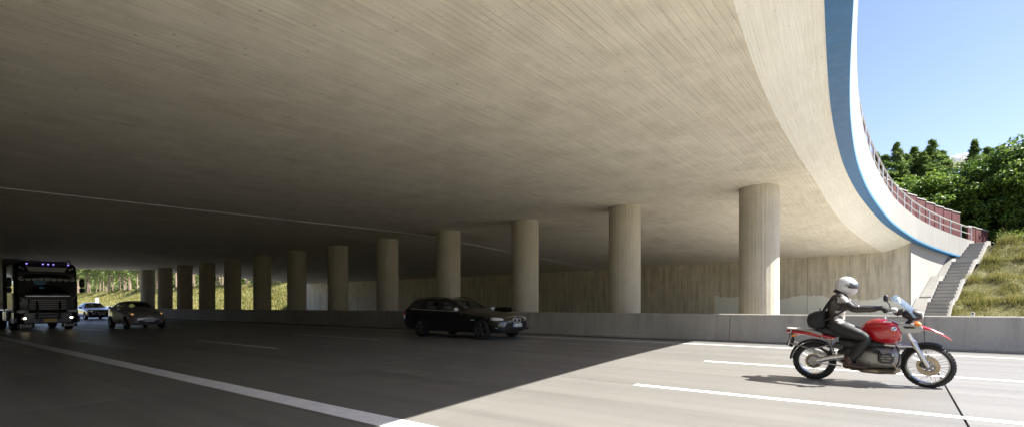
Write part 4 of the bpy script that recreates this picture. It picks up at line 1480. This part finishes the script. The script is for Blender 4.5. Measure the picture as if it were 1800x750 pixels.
# ------------------------------------------------------------------ motorcycle
bk = thing('motorcycle', 'red travel motorcycle with spoked wheels and long beak fender, in full sun', 'motorcycle', (BX, BY, gz(BY)), ground_rot())
def spoke_wheel(name, c, R, W, rim, disc_r):
    w = sub(name, bk, c)
    h = W / 2
    prof = [(rim, -h * .6), (rim + .012, -h * .85), (R - .045, -h), (R - .014, -h * .72), (R, -h * .28), (R, h * .28), (R - .014, h * .72), (R - .045, h), (rim + .012, h * .85), (rim, h * .6)]
    MB().lathe(prof, (0, 0, 0), 'y', 56).build('tyre', 'rubber', w, 30)
    # tread blocks
    mb = MB()
    for k in range(44):
        a = 2 * math.pi * k / 44
        for s in (-1, 1):
            mb.box(((R - .002) * math.cos(a + s * .03), s * h * .36, (R - .002) * math.sin(a + s * .03)), (.010, h * .5, .026), (0, -a, 0))
    mb.build('tread', 'rubber', w, 0)
    MB().lathe([(rim + .006, -h * .62), (rim + .006, h * .62), (rim - .012, h * .5), (rim - .018, 0), (rim - .012, -h * .5)], (0, 0, 0), 'y', 56).build('rim', 'alloy', w, 35)
    MB().lathe([(.02, -.07), (.05, -.065), (.05, -.03), (.028, -.02), (.028, .02), (.05, .03), (.05, .065), (.02, .07)], (0, 0, 0), 'y', 20).build('hub', 'engine', w, 35)
    mb = MB()
    for k in range(32):
        a = 2 * math.pi * k / 32; s = 1 if k % 2 else -1
        b = a + (.34 if (k // 2) % 2 else -.34)
        mb.tube([(.048 * math.cos(b), s * .05, .048 * math.sin(b)), ((rim - .012) * math.cos(a), s * h * .3, (rim - .012) * math.sin(a))], .0028, 4)
    mb.build('spokes', 'alloy', w, 0)
    for s in ((-1, 1) if disc_r > .13 else (-1,)):
        MB().lathe([(disc_r * .6, s * .085), (disc_r, s * .085), (disc_r, s * .078), (disc_r * .6, s * .078)], (0, 0, 0), 'y', 36).build('brake_disc', 'exhaust', w, 30)
        mb = MB()
        for k in range(6):
            a = math.pi * k / 3
            mb.tube([(.03 * math.cos(a), s * .08, .03 * math.sin(a)), (disc_r * .64 * math.cos(a + .2), s * .08, disc_r * .64 * math.sin(a + .2))], .008, 5)
        mb.build('disc_carrier', 'engine', w, 30)
    return w
spoke_wheel('front_wheel', (.39, 0, .312), .312, .115, .245, .135)
spoke_wheel('rear_wheel', (-1.04, 0, .302), .302, .15, .215, .12)
def ellring(x, zc, w, h, n=16, p=.8):
    return [(x, w * math.copysign(abs(math.cos(a)) ** p, math.cos(a)), zc + h * math.copysign(abs(math.sin(a)) ** p, math.sin(a))) for a in (2 * math.pi * k / n for k in range(n))]
def lofted(name, mat, rows, parent=bk, n=16, p=.8, ang=50):
    return MB().loft([ellring(x, (z0 + z1) / 2, w, (z1 - z0) / 2, n, p) for x, z0, z1, w in rows]).build(name, mat, parent, ang)
# tank
tank = lofted('fuel_tank', 'redpaint', [(-.435, .775, .835, .05), (-.415, .74, .875, .10), (-.36, .70, .935, .15), (-.27, .655, .99, .185), (-.17, .615, 1.005, .21), (-.06, .605, .985, .222), (.02, .63, .955, .215), (.065, .665, .92, .185), (.085, .70, .88, .13)], n=20, p=.72)
MB().lathe([(.001, .0), (.036, .0), (.040, -.006), (.001, -.006)], (-.13, 0, 1.012), 'z', 18).build('filler_cap', 'alloy', tank, 40)
for s in (-1, 1):
    em = MB(); n = 20
    em.loft([[(-.005 + .034 * math.cos(2 * math.pi * k / n), s * y, .855 + .030 * math.sin(2 * math.pi * k / n)) for k in range(n)] for y in (.205, .223)])
    em.build('tank_emblem', 'reflector', tank, 0)
    em = MB()
    for a0 in (0, math.pi):
        em.prism([(-.005, .855)] + [(-.005 + .025 * math.cos(a0 + math.pi / 2 * k / 5), .855 + .022 * math.sin(a0 + math.pi / 2 * k / 5)) for k in range(6)], s * .2235, s * .226)
    em.build('emblem_blue', 'euro', tank, 0)
    MB().box((-.08, s * .185, .955), (.10, .012, .012), (0, 0, 0)).build('tank_decal', 'reflector', tank, 0)
# seat, tail, rack
lofted('seat', 'trousers', [(-1.02, .785, .835, .09), (-.98, .76, .86, .13), (-.86, .725, .865, .15), (-.76, .70, .835, .155), (-.64, .665, .80, .15), (-.52, .645, .785, .125), (-.42, .66, .80, .10), (-.39, .70, .77, .06)])
lofted('tail_panel', 'redpaint', [(-1.40, .745, .795, .075), (-1.36, .735, .80, .095), (-1.15, .715, .785, .12), (-.95, .675, .755, .13), (-.80, .655, .72, .11), (-.74, .665, .70, .08)])
rk = lofted('luggage_rack', 'cap', [(-1.43, .808, .828, .07), (-1.41, .80, .832, .11), (-1.25, .79, .825, .12), (-1.08, .76, .81, .13), (-.96, .705, .79, .14), (-.92, .71, .765, .13)])
lofted('tail_light', 'redlamp', [(-1.435, .752, .79, .05), (-1.425, .745, .797, .065), (-1.39, .742, .80, .07)])
for s in (-1, 1):
    MB().tube([(-1.36, s * .13, .80), (-1.36, s * .155, .58), (-1.06, s * .165, .50), (-.80, s * .15, .58), (-.93, s * .14, .70)], .011, 6).build('pannier_bracket', 'engine', bk, 50)
    MB().tube([(-1.30, s * .10, .72), (-1.30, s * .19, .71)], .009, 6).build('indicator_stalk', 'plastic', bk)
    MB().blob((-1.30, s * .215, .71), (.035, .03, .022), 10, 8).build('indicator', 'orange', bk, 60)
    MB().blob((.27, s * .20, .925), (.045, .03, .026), 10, 8).build('indicator', 'orange', bk, 60)
# fenders: arcs round the wheels
def fender(name, c, r, w, a0, a1, mat, th=.012):
    vs = []; fs = []; n = 18
    for i in range(n + 1):
        a = math.radians(a0 + (a1 - a0) * i / n)
        for j in range(7):
            b = -1 + 2 * j / 6
            rr = r - .028 * b * b
            vs.append((c[0] + rr * math.cos(a), b * w / 2, c[1] + rr * math.sin(a)))
    for i in range(n):
        for j in range(6):
            q = i * 7 + j; fs.append((q, q + 1, q + 8, q + 7))
    o = MB().add(vs, fs).build(name, mat, bk, 60)
    m = o.modifiers.new('thick', 'SOLIDIFY'); m.thickness = th
    return o
fender('front_fender', (.39, .312), .352, .15, 62, 192, 'plastic')
fender('rear_fender', (-1.04, .302), .355, .19, 48, 178, 'plastic')
MB().box((-1.385, 0, .61), (.015, .17, .17), (0, math.radians(16), 0)).build('number_plate', 'plate', bk, 0, .004)
MB().tube([(-1.37, 0, .74), (-1.36, 0, .64), (-1.40, 0, .52)], [.03, .04, .05], 6).build('plate_holder', 'plastic', bk, 40)
# beak and nose
bkm = MB()
bkm.loft([ellring(x, z, w, h, 16, .85) for x, z, w, h in ((.26, .875, .09, .03), (.32, .872, .11, .032), (.42, .845, .10, .026), (.52, .79, .08, .02), (.60, .735, .058, .014), (.655, .695, .03, .008))])
bkm.build('beak_fender', 'redpaint', bk, 60)
MB().tube([(.50, -.055, .822), (.56, -.05, .782)], .008, 6).build('beak_decal', 'reflector', bk)
for s in (-1, 1):
    MB().loft([[(x, s * y, z + dz) for x, z in ((.03, .90), (.08, .935), (.30, .915), (.33, .87), (.30, .81), (.12, .79), (.06, .82))] for y, dz in ((.10, 0), (.16, 0), (.175, -.004))]).build('nose_panel', 'cap', bk, 0, .01)
    MB().prism([(.10, .895), (.22, .89), (.25, .865), (.12, .86)], s * .1755, s * .182).build('oil_cooler_vent', 'plastic', bk, 0)
    # fork leg: slider and stanchion
    MB().tube([(.10, s * .095, .93), (.235, s * .095, .62)], .024, 10).build('stanchion', 'chrome', bk, 50)
    MB().tube([(.215, s * .095, .665), (.225, s * .095, .645), (.37, s * .095, .34), (.39, s * .095, .30)], [.034, .037, .034, .026], 10).build('fork_slider', 'alloy', bk, 50)
    MB().box((.33, s * .105, .33), (.09, .03, .07), (0, .6, 0)).build('brake_caliper', 'darkengine', bk, 0, .012)
    MB().tube([(-.12, s * .085, .60), (.10, s * .08, .595), (.27, s * .07, .60)], [.03, .026, .02], 8).build('suspension_arm', 'alloy', bk, 50)
    # bars, mirrors
    MB().tube([(.04, 0, 1.045), (.02, s * .10, 1.06), (-.03, s * .22, 1.115), (-.105, s * .42, 1.125)], .012, 8).build('handlebar', 'plastic', bk, 50)
    MB().tube([(-.085, s * .305, 1.12), (-.108, s * .43, 1.125)], .0175, 10).build('grip', 'rubber', bk, 50)
    MB().tube([(-.02, s * .27, 1.11), (-.035, s * .36, 1.10), (-.06, s * .42, 1.10)], .007, 6).build('lever', 'alloy', bk, 50)
    MB().blob((-.01, s * .27, 1.125), (.05, .05, .035), 12, 8, .7).build('hand_guard', 'cap', bk, 60)
    MB().tube([(-.04, s * .25, 1.12), (-.06, s * .29, 1.22), (-.095, s * .33, 1.26)], .007, 6).build('mirror_stalk', 'plastic', bk, 50)
    mh = MB().blob((-.10, s * .345, 1.305), (.03, .065, .052), 12, 8, .65).build('mirror', 'plastic', bk, 60)
    MB().box((-.132, s * .345, 1.305), (.006, .105, .08)).build('mirror_glass', 'chrome', mh, 0, .01)
    # pegs, engine cylinders
    MB().tube([(-.50, s * .16, .235), (-.50, s * .29, .235)], .013, 8).build('foot_peg', 'plastic', bk)
    cyl = MB()
    for k in range(7):
        y = .17 + .022 * k
        cyl.lathe([(.04, s * y), (.088, s * y), (.088, s * (y + .008)), (.04, s * (y + .008))], (-.10, 0, .43), 'y', 20)
    cyl.lathe([(.001, s * .15), (.075, s * .15), (.075, s * .34), (.001, s * .34)], (-.10, 0, .43), 'y', 18)
    cy = cyl.build('cylinder', 'engine', bk, 30)
    MB().blob((-.10, s * .35, .43), (.10, .05, .080), 16, 10, .7).build('cylinder_head', 'darkengine', cy, 60)
    for dz in (-.035, 0, .035):
        MB().box((-.10, s * .392, .43 + dz), (.13 - abs(dz), .016, .014)).build('head_rib', 'engine', cy, 0, .005)
    MB().tube([(-.03, s * .30, .36), (.03, s * .28, .28), (-.02, s * .20, .215), (-.25, s * .12, .20), (-.55, s * .08, .21)], .021, 8).build('exhaust_header', 'exhaust', bk, 50)
    MB().tube([(-.18, s * .24, .50), (-.28, s * .20, .54), (-.42, s * .12, .56)], .03, 8).build('intake_pipe', 'darkengine', bk, 50)
    MB().tube([(.02, s * .20, .60), (.06, s * .37, .50), (.05, s * .38, .38), (.0, s * .22, .24)], .011, 6).build('crash_bar', 'plastic', bk, 50)
lofted('engine_block', 'engine', [(-.50, .30, .52, .10), (-.44, .26, .56, .15), (-.25, .24, .58, .16), (-.05, .24, .57, .16), (.05, .27, .52, .14), (.08, .32, .47, .10)], p=.6)
lofted('sump_guard', 'exhaust', [(-.46, .19, .22, .10), (-.40, .165, .24, .15), (-.2, .155, .24, .16), (0, .165, .25, .15), (.07, .21, .30, .12)], p=.6)
lofted('gearbox', 'darkengine', [(-.72, .34, .48, .07), (-.66, .30, .54, .12), (-.5, .28, .56, .13), (-.42, .30, .54, .12)], p=.6)
lofted('frame_cover', 'plastic', [(-.70, .52, .68, .10), (-.5, .50, .68, .12), (-.2, .52, .66, .12), (.0, .55, .66, .10)], p=.6)
MB().tube([(-.62, -.09, .40), (-.80, -.10, .37), (-1.0, -.10, .31)], [.05, .045, .05], 12).build('swing_arm', 'alloy', bk, 50)
MB().lathe([(.001, -.13), (.07, -.13), (.10, -.10), (.10, -.05), (.001, -.05)], (-1.04, 0, .305), 'y', 22).build('final_drive', 'engine', bk, 40)
MB().tube([(-.66, -.14, .255), (-.85, -.14, .275), (-1.02, -.13, .27)], .012, 6).build('torque_rod', 'alloy', bk, 50)
sh = MB(); sh.tube([(-.76, -.06, .40), (-.83, -.05, .67)], .022, 10)
for k in range(8):
    t_ = .18 + .1 * k
    sh.lathe([(.026, -.008), (.042, 0), (.026, .008)], (-.76 - .07 * t_, -.055, .40 + .27 * t_), 'z', 14)
sh.build('rear_shock', 'alloy', bk, 40)
MB().tube([(-.60, .16, .26), (-.80, .20, .36), (-1.25, .22, .50), (-1.32, .22, .52)], [.03, .055, .06, .045], 14).build('silencer', 'chrome', bk, 50)
for s in (-1, 1):
    MB().box((-.86, s * .13, .52), (.10, .012, .05), (0, .5, 0)).build('side_plate', 'alloy', bk, 0, .005)
    MB().box((-.70, s * .135, .56), (.14, .03, .08), (0, .2, 0)).build('side_cover', 'darkengine', bk, 0, .01)
# headlight fairing and screen
lofted('headlight_fairing', 'plastic', [(.09, 1.03, 1.09, .08), (.13, 1.0, 1.13, .12), (.22, .97, 1.15, .135), (.29, .975, 1.125, .12), (.325, 1.0, 1.10, .09)])
MB().blob((.318, 0, 1.05), (.022, .085, .05), 14, 8, .7).build('headlight', 'lens', bk, 60)
lofted('instrument_panel', 'darkengine', [(.0, 1.05, 1.09, .07), (.03, 1.04, 1.13, .10), (.10, 1.05, 1.15, .10)])
vs = []; fs = []
for i in range(9):
    t_ = i / 8
    x = .315 - .285 * t_ + .03 * math.sin(math.pi * t_); z = 1.02 + .335 * t_
    w = .17 - .05 * t_ ** 2
    for j in range(9):
        b = -1 + j / 4
        vs.append((x - .09 * b * b, b * w, z - .05 * (abs(b) ** 3) * t_))
for i in range(8):
    for j in range(8):
        a = i * 9 + j; fs.append((a, a + 1, a + 10, a + 9))
o = MB().add(vs, fs).build('windscreen', 'screen', bk, 60)
md = o.modifiers.new('thick', 'SOLIDIFY'); md.thickness = .004
MB().tube([(.20, .0, .98), (.13, 0, .90)], .03, 8).build('fairing_bracket', 'plastic', bk)

# ------------------------------------------------------------------ vegetation
def leaf_cards(cent, nrm, size, aspect, rg, bend=.25):
    """many small folded leaves: centres (n,3), facing normals (n,3), sizes (n,)"""
    n = len(cent)
    nrm = nrm / (np.linalg.norm(nrm, axis=1, keepdims=True) + 1e-9)
    r = rg.normal(size=(n, 3))
    u = np.cross(nrm, r); u /= np.linalg.norm(u, axis=1, keepdims=True) + 1e-9
    v = np.cross(nrm, u)
    s = size[:, None]
    p0 = cent - u * s
    p1 = cent + v * s * aspect + nrm * s * bend
    p2 = cent + u * s
    p3 = cent - v * s * aspect + nrm * s * bend
    verts = np.stack([p0, p1, p2, p3], 1).reshape(-1, 3)
    f = np.arange(n * 4).reshape(n, 4)
    faces = np.concatenate([f[:, [0, 1, 2]], f[:, [0, 2, 3]]], 0)
    return verts, faces

def broadleaf_meshes(seed, h, r, leaf, n_leaf=9000, low=.12, lsize=.15):
    rg = np.random.default_rng(seed)
    trunk = MB()
    lean = rg.normal(0, .03, 2)
    path = [Vector((lean[0] * z + .08 * math.sin(z * 1.1 + seed), lean[1] * z + .08 * math.cos(z * .9 + seed), z)) for z in np.linspace(-.3, h * .9, 9)]
    trunk.tube(path, [.17 * (h / 9) * (1 - .9 * i / 8) + .012 for i in range(9)], 8)
    cl = []
    nl = 30
    for k in range(nl):
        t = low + (0.93 - low) * (k + rg.uniform(0, .8)) / nl
        base = path[0].lerp(path[-1], t)
        a = k * 2.4 + rg.uniform(-.5, .5)
        prof = math.sin(math.pi * min(1, max(.06, (t - low * .6) / (1.02 - low * .6))) ** .72) ** .75
        L = r * prof * rg.uniform(.65, 1.12)
        tip = base + Vector((math.cos(a) * L, math.sin(a) * L, L * rg.uniform(.15, .55)))
        mid = base.lerp(tip, .5) + Vector((0, 0, L * .1))
        trunk.tube([base, mid, tip], [.045 * (1 - t) + .018, .022, .008], 5)
        for q in (.45, .75, 1.0):
            c = base.lerp(tip, q) + Vector(rg.normal(0, .16, 3))
            cl.append((c, r * .30 * rg.uniform(.6, 1.15) * (.75 + .35 * q)))
    cl.append((path[-1] + Vector((0, 0, .25)), r * .24)); cl.append((path[-1] + Vector((0, 0, -.5)), r * .33))
    w = np.array([c[1] ** 2 for c in cl]); w /= w.sum()
    pick = rg.choice(len(cl), n_leaf, p=w)
    C = np.array([c[0] for c in cl])[pick]; R = np.array([c[1] for c in cl])[pick]
    d = rg.normal(size=(n_leaf, 3)); d /= np.linalg.norm(d, axis=1, keepdims=True)
    rad = R * rg.uniform(.15, 1.0, n_leaf) ** .45
    cen = C + d * rad[:, None] * np.array([1, 1, .72])
    nrm = d * .6 + rg.normal(0, .55, (n_leaf, 3)) + np.array([0, 0, .55])
    v, f = leaf_cards(cen, nrm, lsize * rg.uniform(.55, 1.1, n_leaf), .55, rg)
    tm = trunk.build('trunk_tmp', 'bark', None, 50)
    me = tm.data; bpy.data.objects.remove(tm)
    return me, fast_mesh('crown', v, f, leaf)

def conifer_meshes(seed, h, r, n_per=46, low=.08):
    rg = np.random.default_rng(seed)
    trunk = MB()
    trunk.tube([(0, 0, -.3), (0, 0, h * .5), (.02, 0, h)], [.15 * h / 10, .08 * h / 10, .008], 8)
    cs = []; ns = []; ss = []
    z = h * low
    while z < h * .985:
        t = z / h
        L0 = r * (1 - t) ** .8 * (1.0 if t > .2 else .75 + t)
        nb = 7 if t < .8 else 5
        for k in range(nb):
            a = rg.uniform(0, 2 * math.pi)
            L = max(.1, L0 * rg.uniform(.65, 1.15))
            rise = .30 if t > .75 else -.10 if t < .4 else .08
            tip = np.array([math.cos(a) * L, math.sin(a) * L, L * rise - .10 * L])
            base = np.array([0, 0, z])
            trunk.tube([tuple(base), tuple(base + tip * .5 + np.array([0, 0, .06 * L])), tuple(base + tip)], [.02, .012, .004], 4, False)
            n = int(n_per * (.35 + L / r))
            q = rg.uniform(.08, 1.05, n)
            side = np.array([-math.sin(a), math.cos(a), 0])
            off = rg.normal(0, 1, n) * (.26 * L * (1.05 - q) + .05)
            c = base + tip * q[:, None] + side * off[:, None] + np.stack([np.zeros(n), np.zeros(n), rg.normal(-.03, .05, n) + .06 * L * np.sin(np.pi * np.clip(q, 0, 1))], 1)
            cs.append(c); ns.append(rg.normal(0, .5, (n, 3)) + np.array([0, 0, .8])); ss.append(rg.uniform(.06, .15, n))
        z += max(.14, .045 * h * (1 - t * .65)) * rg.uniform(.8, 1.2)
    cs = np.concatenate(cs); ns = np.concatenate(ns); ss = np.concatenate(ss)
    v, f = leaf_cards(cs, ns, ss, .26, rg, .1)
    tm = trunk.build('trunk_tmp', 'bark', None, 50)
    me = tm.data; bpy.data.objects.remove(tm)
    return me, fast_mesh('crown', v, f, 'needle')

def pine_meshes(seed, h, r):
    rg = np.random.default_rng(seed)
    trunk = MB()
    trunk.tube([(0, 0, -.5), (.1, 0, h * .4), (.05, .1, h * .75), (0, .05, h)], [.20, .16, .10, .02], 7)
    cs = []; ns = []
    for k in range(34):
        t = .42 + .58 * (k / 33)
        L = r * (1.15 - t) ** .6 * rg.uniform(.5, 1.1)
        a = k * 2.4 + rg.uniform(-.4, .4)
        b = Vector((0, 0, t * h)); tip = b + Vector((math.cos(a) * L, math.sin(a) * L, L * .25))
        trunk.tube([b, tip], [.05, .015], 4, False)
        n = 42
        c = np.array(tip) * .8 + np.array(b) * .2 + rg.normal(0, 1, (n, 3)) * np.array([.55, .55, .32]) * (r * .42)
        cs.append(c); ns.append(rg.normal(0, .6, (n, 3)) + np.array([0, 0, .6]))
    cs = np.concatenate(cs); ns = np.concatenate(ns)
    v, f = leaf_cards(cs, ns, rg.uniform(.18, .40, len(cs)), .5, rg, .15)
    tm = trunk.build('trunk_tmp', 'pinebark', None, 50)
    me = tm.data; bpy.data.objects.remove(tm)
    return me, fast_mesh('crown', v, f, 'pine')

def plant(name, label, cat, meshes, loc, rz, sc, group=None):
    t = thing(name, label, cat, loc, (0, 0, rz), group)
    t.scale = (sc[0], sc[0], sc[1])
    inst(meshes[0], 'trunk', t); inst(meshes[1], 'crown', t)
    return t

def ray_x(px):
    u = px - 900
    return (-880 * math.cos(YAW) + u * math.sin(YAW)) / (880 * math.sin(YAW) + u * math.cos(YAW)), 880 * math.sin(YAW) + u * math.cos(YAW)
def tree_at(px, Y, topy):
    rx, ry = ray_x(px)
    x = rx * Y
    ztop = H0 + (537 - topy) / ry * Y
    z0 = ZTOP - .12 + 0.02 * (Y - 46.5)
    return (x, Y, z0 - .02), ztop - z0

bl = [broadleaf_meshes(11, 9.0, 2.5, 'leaf'), broadleaf_meshes(23, 9.0, 2.7, 'leaf2'), broadleaf_meshes(37, 9.0, 2.4, 'leaf')]
cn = [conifer_meshes(5, 10.0, 2.6, 120), conifer_meshes(8, 10.0, 2.3, 120)]
BL = [
    (1563, 55.5, 312, 1, 'low leafy tree just behind the steel railing, leftmost of the broadleaf trees'),
    (1603, 54.0, 302, 1, 'light green leafy tree behind the burgundy fence below the leftmost spruces'),
    (1643, 53.0, 296, 1, 'bright light green bushy tree above the middle of the burgundy fence'),
    (1683, 55.0, 282, 2, 'leafy tree below the small white cloud'),
    (1668, 61.0, 288, 0, 'dark leafy tree half hidden behind the tree below the cloud'),
    (1722, 54.0, 266, 0, 'leafy tree right of the cloud above the low fence'),
    (1762, 53.0, 246, 1, 'tall leafy tree above the top of the grass bank'),
    (1748, 62.0, 252, 2, 'dark tall leafy tree behind the trees above the bank'),
    (1798, 54.0, 230, 0, 'tallest leafy tree at the right edge of the picture'),
    (1838, 52.0, 244, 1, 'leafy tree cut by the right edge of the picture'),
]
for k, (px, Y, ty, kind, lab) in enumerate(BL):
    loc, h = tree_at(px, Y, ty)
    plant('leafy_tree', lab, 'tree', bl[kind], loc, k * 1.9, (1.0 + .05 * (k % 3), h / 9.05), 'trees behind the grass bank')
CN = [
    (1524, 57.0, 276, 0, 'dark spruce nearest to the curved parapet, half behind it'),
    (1540, 60.0, 266, 1, 'spruce second from the curved parapet'),
    (1556, 58.5, 270, 0, 'short spruce between two taller ones near the railing'),
    (1577, 59.0, 248, 1, 'pointed spruce rising well above its neighbours left of the cloud'),
    (1592, 61.0, 268, 0, 'low spruce just right of the pointed one'),
    (1608, 62.0, 256, 1, 'spruce in the middle of the row left of the cloud'),
    (1623, 60.0, 264, 0, 'spruce touching the left side of the tallest spruce'),
    (1638, 61.0, 243, 1, 'tallest spruce left of the small white cloud'),
    (1655, 63.0, 262, 0, 'dim spruce directly left of the small white cloud'),
    (1713, 62.0, 243, 1, 'spruce rising above the leafy trees right of the cloud'),
    (1735, 64.0, 256, 0, 'spruce top between leafy trees farther right of the cloud'),
]
for k, (px, Y, ty, kind, lab) in enumerate(CN):
    loc, h = tree_at(px, Y, ty)
    plant('spruce_tree', lab, 'tree', cn[kind], loc, k * 2.3, (1.25 + .2 * (k % 3), h / 10.0), 'trees behind the grass bank')
# undergrowth closing the foot of the wood
rg = np.random.default_rng(3)
n = 9000
cx = rg.uniform(-14, 22, n); cyy = rg.uniform(50.5, 64, n)
hh = (1.2 + 1.1 * np.sin(cx * 1.3) * np.sin(cyy * .7 + 1) + .8) 
cz = ZTOP + rg.uniform(0, 1, n) * np.clip(hh, .6, 3.0)
v, f = leaf_cards(np.stack([cx, cyy, cz], 1), rg.normal(0, .6, (n, 3)) + np.array([0, -.3, .6]), rg.uniform(.10, .22, n), .55, rg)
o = inst(fast_mesh('undergrowth', v, f, 'leaf'), 'undergrowth'); tag(o, 'dense green undergrowth at the foot of the wood', 'undergrowth', kind='stuff')
# pine wood beyond the far end
pn = [pine_meshes(2, 15, 2.6), pine_meshes(4, 16, 2.4), pine_meshes(6, 14, 2.8)]
rp = random.Random(5)
k = 0
for row in range(4):
    Y = 51.5 + row * 6.0
    X = -78.0 - row * 2
    while X > -330 - row * 25:
        y = Y + rp.uniform(-1.6, 1.6)
        plant('pine_tree', 'slender pine with bare trunk in the wood beyond the far end of the underpass', 'tree', pn[k % 3], (X, y, ZTOP - .12 + .02 * (y - 46.5) - .05), rp.uniform(0, 6), (rp.uniform(.8, 1.1), rp.uniform(.85, 1.1)), 'pines beyond the far end of the underpass')
        k += 1
        X -= rp.uniform(2.6, 4.6) * (1 + row * .55) * (1 + (-X) / 300)
# far-off wood behind the pines
n = 26000
cx = rg.uniform(-420, -60, n); cyy = rg.uniform(78, 110, n); cz = ZTOP + rg.uniform(0, 17, n) * rg.uniform(.4, 1, n)
v, f = leaf_cards(np.stack([cx, cyy, cz], 1), rg.normal(0, .6, (n, 3)) + np.array([0, -.3, .6]), rg.uniform(.5, 1.3, n), .6, rg)
o = inst(fast_mesh('far_wood', v, f, 'pine'), 'far_wood'); tag(o, 'mass of trees deep in the far wood', 'wood', kind='stuff')

# the wood goes on to the right behind the bank
n = 42000
cx = rg.uniform(8, 110, n); cyy = rg.uniform(53, 78, n)
top = 7.2 + 2.2 * np.sin(cx * .9 + cyy * .35) + 1.5 * np.sin(cx * 2.3 + 1.7) * np.sin(cyy * 1.1)
cz = ZTOP + top * rg.uniform(0, 1, n) ** .6
keep = ~((cx < 13) & (cyy < 66))
pos = np.stack([cx, cyy, cz], 1)[keep]
v, f = leaf_cards(pos, rg.normal(0, .6, (len(pos), 3)) + np.array([0, -.3, .6]), rg.uniform(.14, .34, len(pos)), .55, rg)
o = inst(fast_mesh('wood_edge', v, f, 'leaf'), 'wood_edge'); tag(o, 'mass of leafy trees farther along the bank', 'wood', kind='stuff')

# grass
def blades(n, fx, fy, zf, hmin, hmax, wid, rg, hfac=None):
    x = fx; y = fy
    z = np.array([zf(a, b) for a, b in zip(x, y)])
    a = rg.uniform(0, 2 * math.pi, n); h = rg.uniform(hmin, hmax, n)
    if hfac is not None: h = h * hfac
    w = wid * rg.uniform(.6, 1.3, n)
    dx, dy = np.cos(a), np.sin(a)
    lx, ly = rg.normal(0, .35, n) * h, rg.normal(0, .35, n) * h
    p0 = np.stack([x - dx * w, y - dy * w, z - .03], 1); p1 = np.stack([x + dx * w, y + dy * w, z - .03], 1)
    p2 = np.stack([x + lx, y + ly, z + h], 1)
    v = np.stack([p0, p1, p2], 1).reshape(-1, 3)
    return v, np.arange(3 * n).reshape(n, 3)
n = 110000
yy = rg.uniform(36.0, 48.6, n)
xoff = 1.7 + rg.uniform(0, 1, n) ** 1.3 * 14
xcv = np.interp(yy, np.linspace(30, 50, 200), [Xc(q) for q in np.linspace(30, 50, 200)])
loc = ((yy - YB0) % (RUN + LAND))
edge = np.where((loc > RUN - .25) | (loc < .12), 1.9, .8) * np.where(yy > YTOP, 1.6, 1.0)
clump = .55 + .9 * np.clip(np.sin(yy * 3.1 + xoff * 1.2) * np.sin(xoff * 2.7 - yy) + .3, 0, 1)
v, f = blades(n, xcv + xoff, yy, lambda a, b: zbank(b) + bump2(a, b) - .02, .08, .24, .014, rg, edge * clump)
o = inst(fast_mesh('bank_grass', v, f, 'blade'), 'bank_grass'); tag(o, 'dry green and yellow grass on the terraced bank', 'grass', kind='stuff')
n = 500
xw = rg.uniform(3, 16, n); yw = YTOP + rg.uniform(-.2, 1.5, n)
cw = np.repeat(np.stack([xw + 2.5, yw, np.full(n, ZTOP)], 1), 16, 0)
cw[:, 2] += rg.uniform(0, 1, len(cw)) * np.repeat(rg.uniform(.3, 1.15, n), 16); cw[:, :2] += rg.normal(0, .07, (len(cw), 2))
v, f = leaf_cards(cw, rg.normal(0, .7, (len(cw), 3)) + np.array([0, 0, .3]), rg.uniform(.03, .08, len(cw)), .4, rg)
o = inst(fast_mesh('weeds', v, f, 'leaf2'), 'weeds'); tag(o, 'tall weeds along the crest of the grass bank', 'weeds', kind='stuff')
n = 70000
xx = -62 - rg.uniform(0, 1, n) ** 1.6 * 300; yy = rg.uniform(36.2, 48, n)
xx -= np.interp(yy, np.linspace(30, 50, 200), [Xc(q) for q in np.linspace(30, 50, 200)]) + 2
v, f = blades(n, xx, yy, lambda a, b: ZB0 + (ZTOP - ZB0) * max(0, min(1, (b - 36.5) / 9.5)) + bump2(a * .5, b * .5) * 2, .15, .6, .07, rg)
o = inst(fast_mesh('meadow_grass', v, f, 'blade'), 'meadow_grass'); tag(o, 'tall sunlit meadow grass on the far bank', 'grass', kind='stuff')

# ------------------------------------------------------------------ one small cloud
def cloud(px, py, dist):
    u = px - 900; v_ = 537 - py
    d = Vector((-880 * math.cos(YAW) + u * math.sin(YAW), 880 * math.sin(YAW) + u * math.cos(YAW), v_)).normalized()
    c = d * dist
    bm = bmesh.new()
    r_ = random.Random(9)
    k = dist / 1000
    k *= .46
    for dx, dz, rr in ((-22, -8, 12), (-10, -2, 14), (2, 2, 13), (12, 5, 12), (22, 2, 13), (34, -3, 14), (48, -8, 15), (0, -12, 16), (20, -14, 18), (40, -16, 16), (-16, -14, 12), (62, -14, 14)):
        mt = Matrix.Translation((dx * k, r_.uniform(-8, 8) * k, dz * k)) @ Matrix.Scale(rr * k, 4)
        bmesh.ops.create_icosphere(bm, subdivisions=4, radius=1, matrix=mt)
    from mathutils import noise as mn
    for vv in bm.verts:
        p = vv.co / (9 * k)
        vv.co += vv.co.normalized() * 0 + Vector((mn.noise(p * 1.3), mn.noise(p * 1.3 + Vector((9, 0, 0))), mn.noise(p * 1.3 + Vector((0, 9, 0))))) * 4.5 * k + Vector((mn.noise(p * 4), 0, mn.noise(p * 4 + Vector((3, 3, 3))))) * 1.6 * k
    me = bpy.data.meshes.new('cloud'); bm.to_mesh(me); bm.free()
    me.materials.append(M['cloud'])
    me.polygons.foreach_set('use_smooth', [True] * len(me.polygons))
    o = inst(me, 'cloud', None, c)
    return tag(o, 'small white cloud just above the treetops', 'cloud', kind='structure')
cloud(1680, 280, 1000)
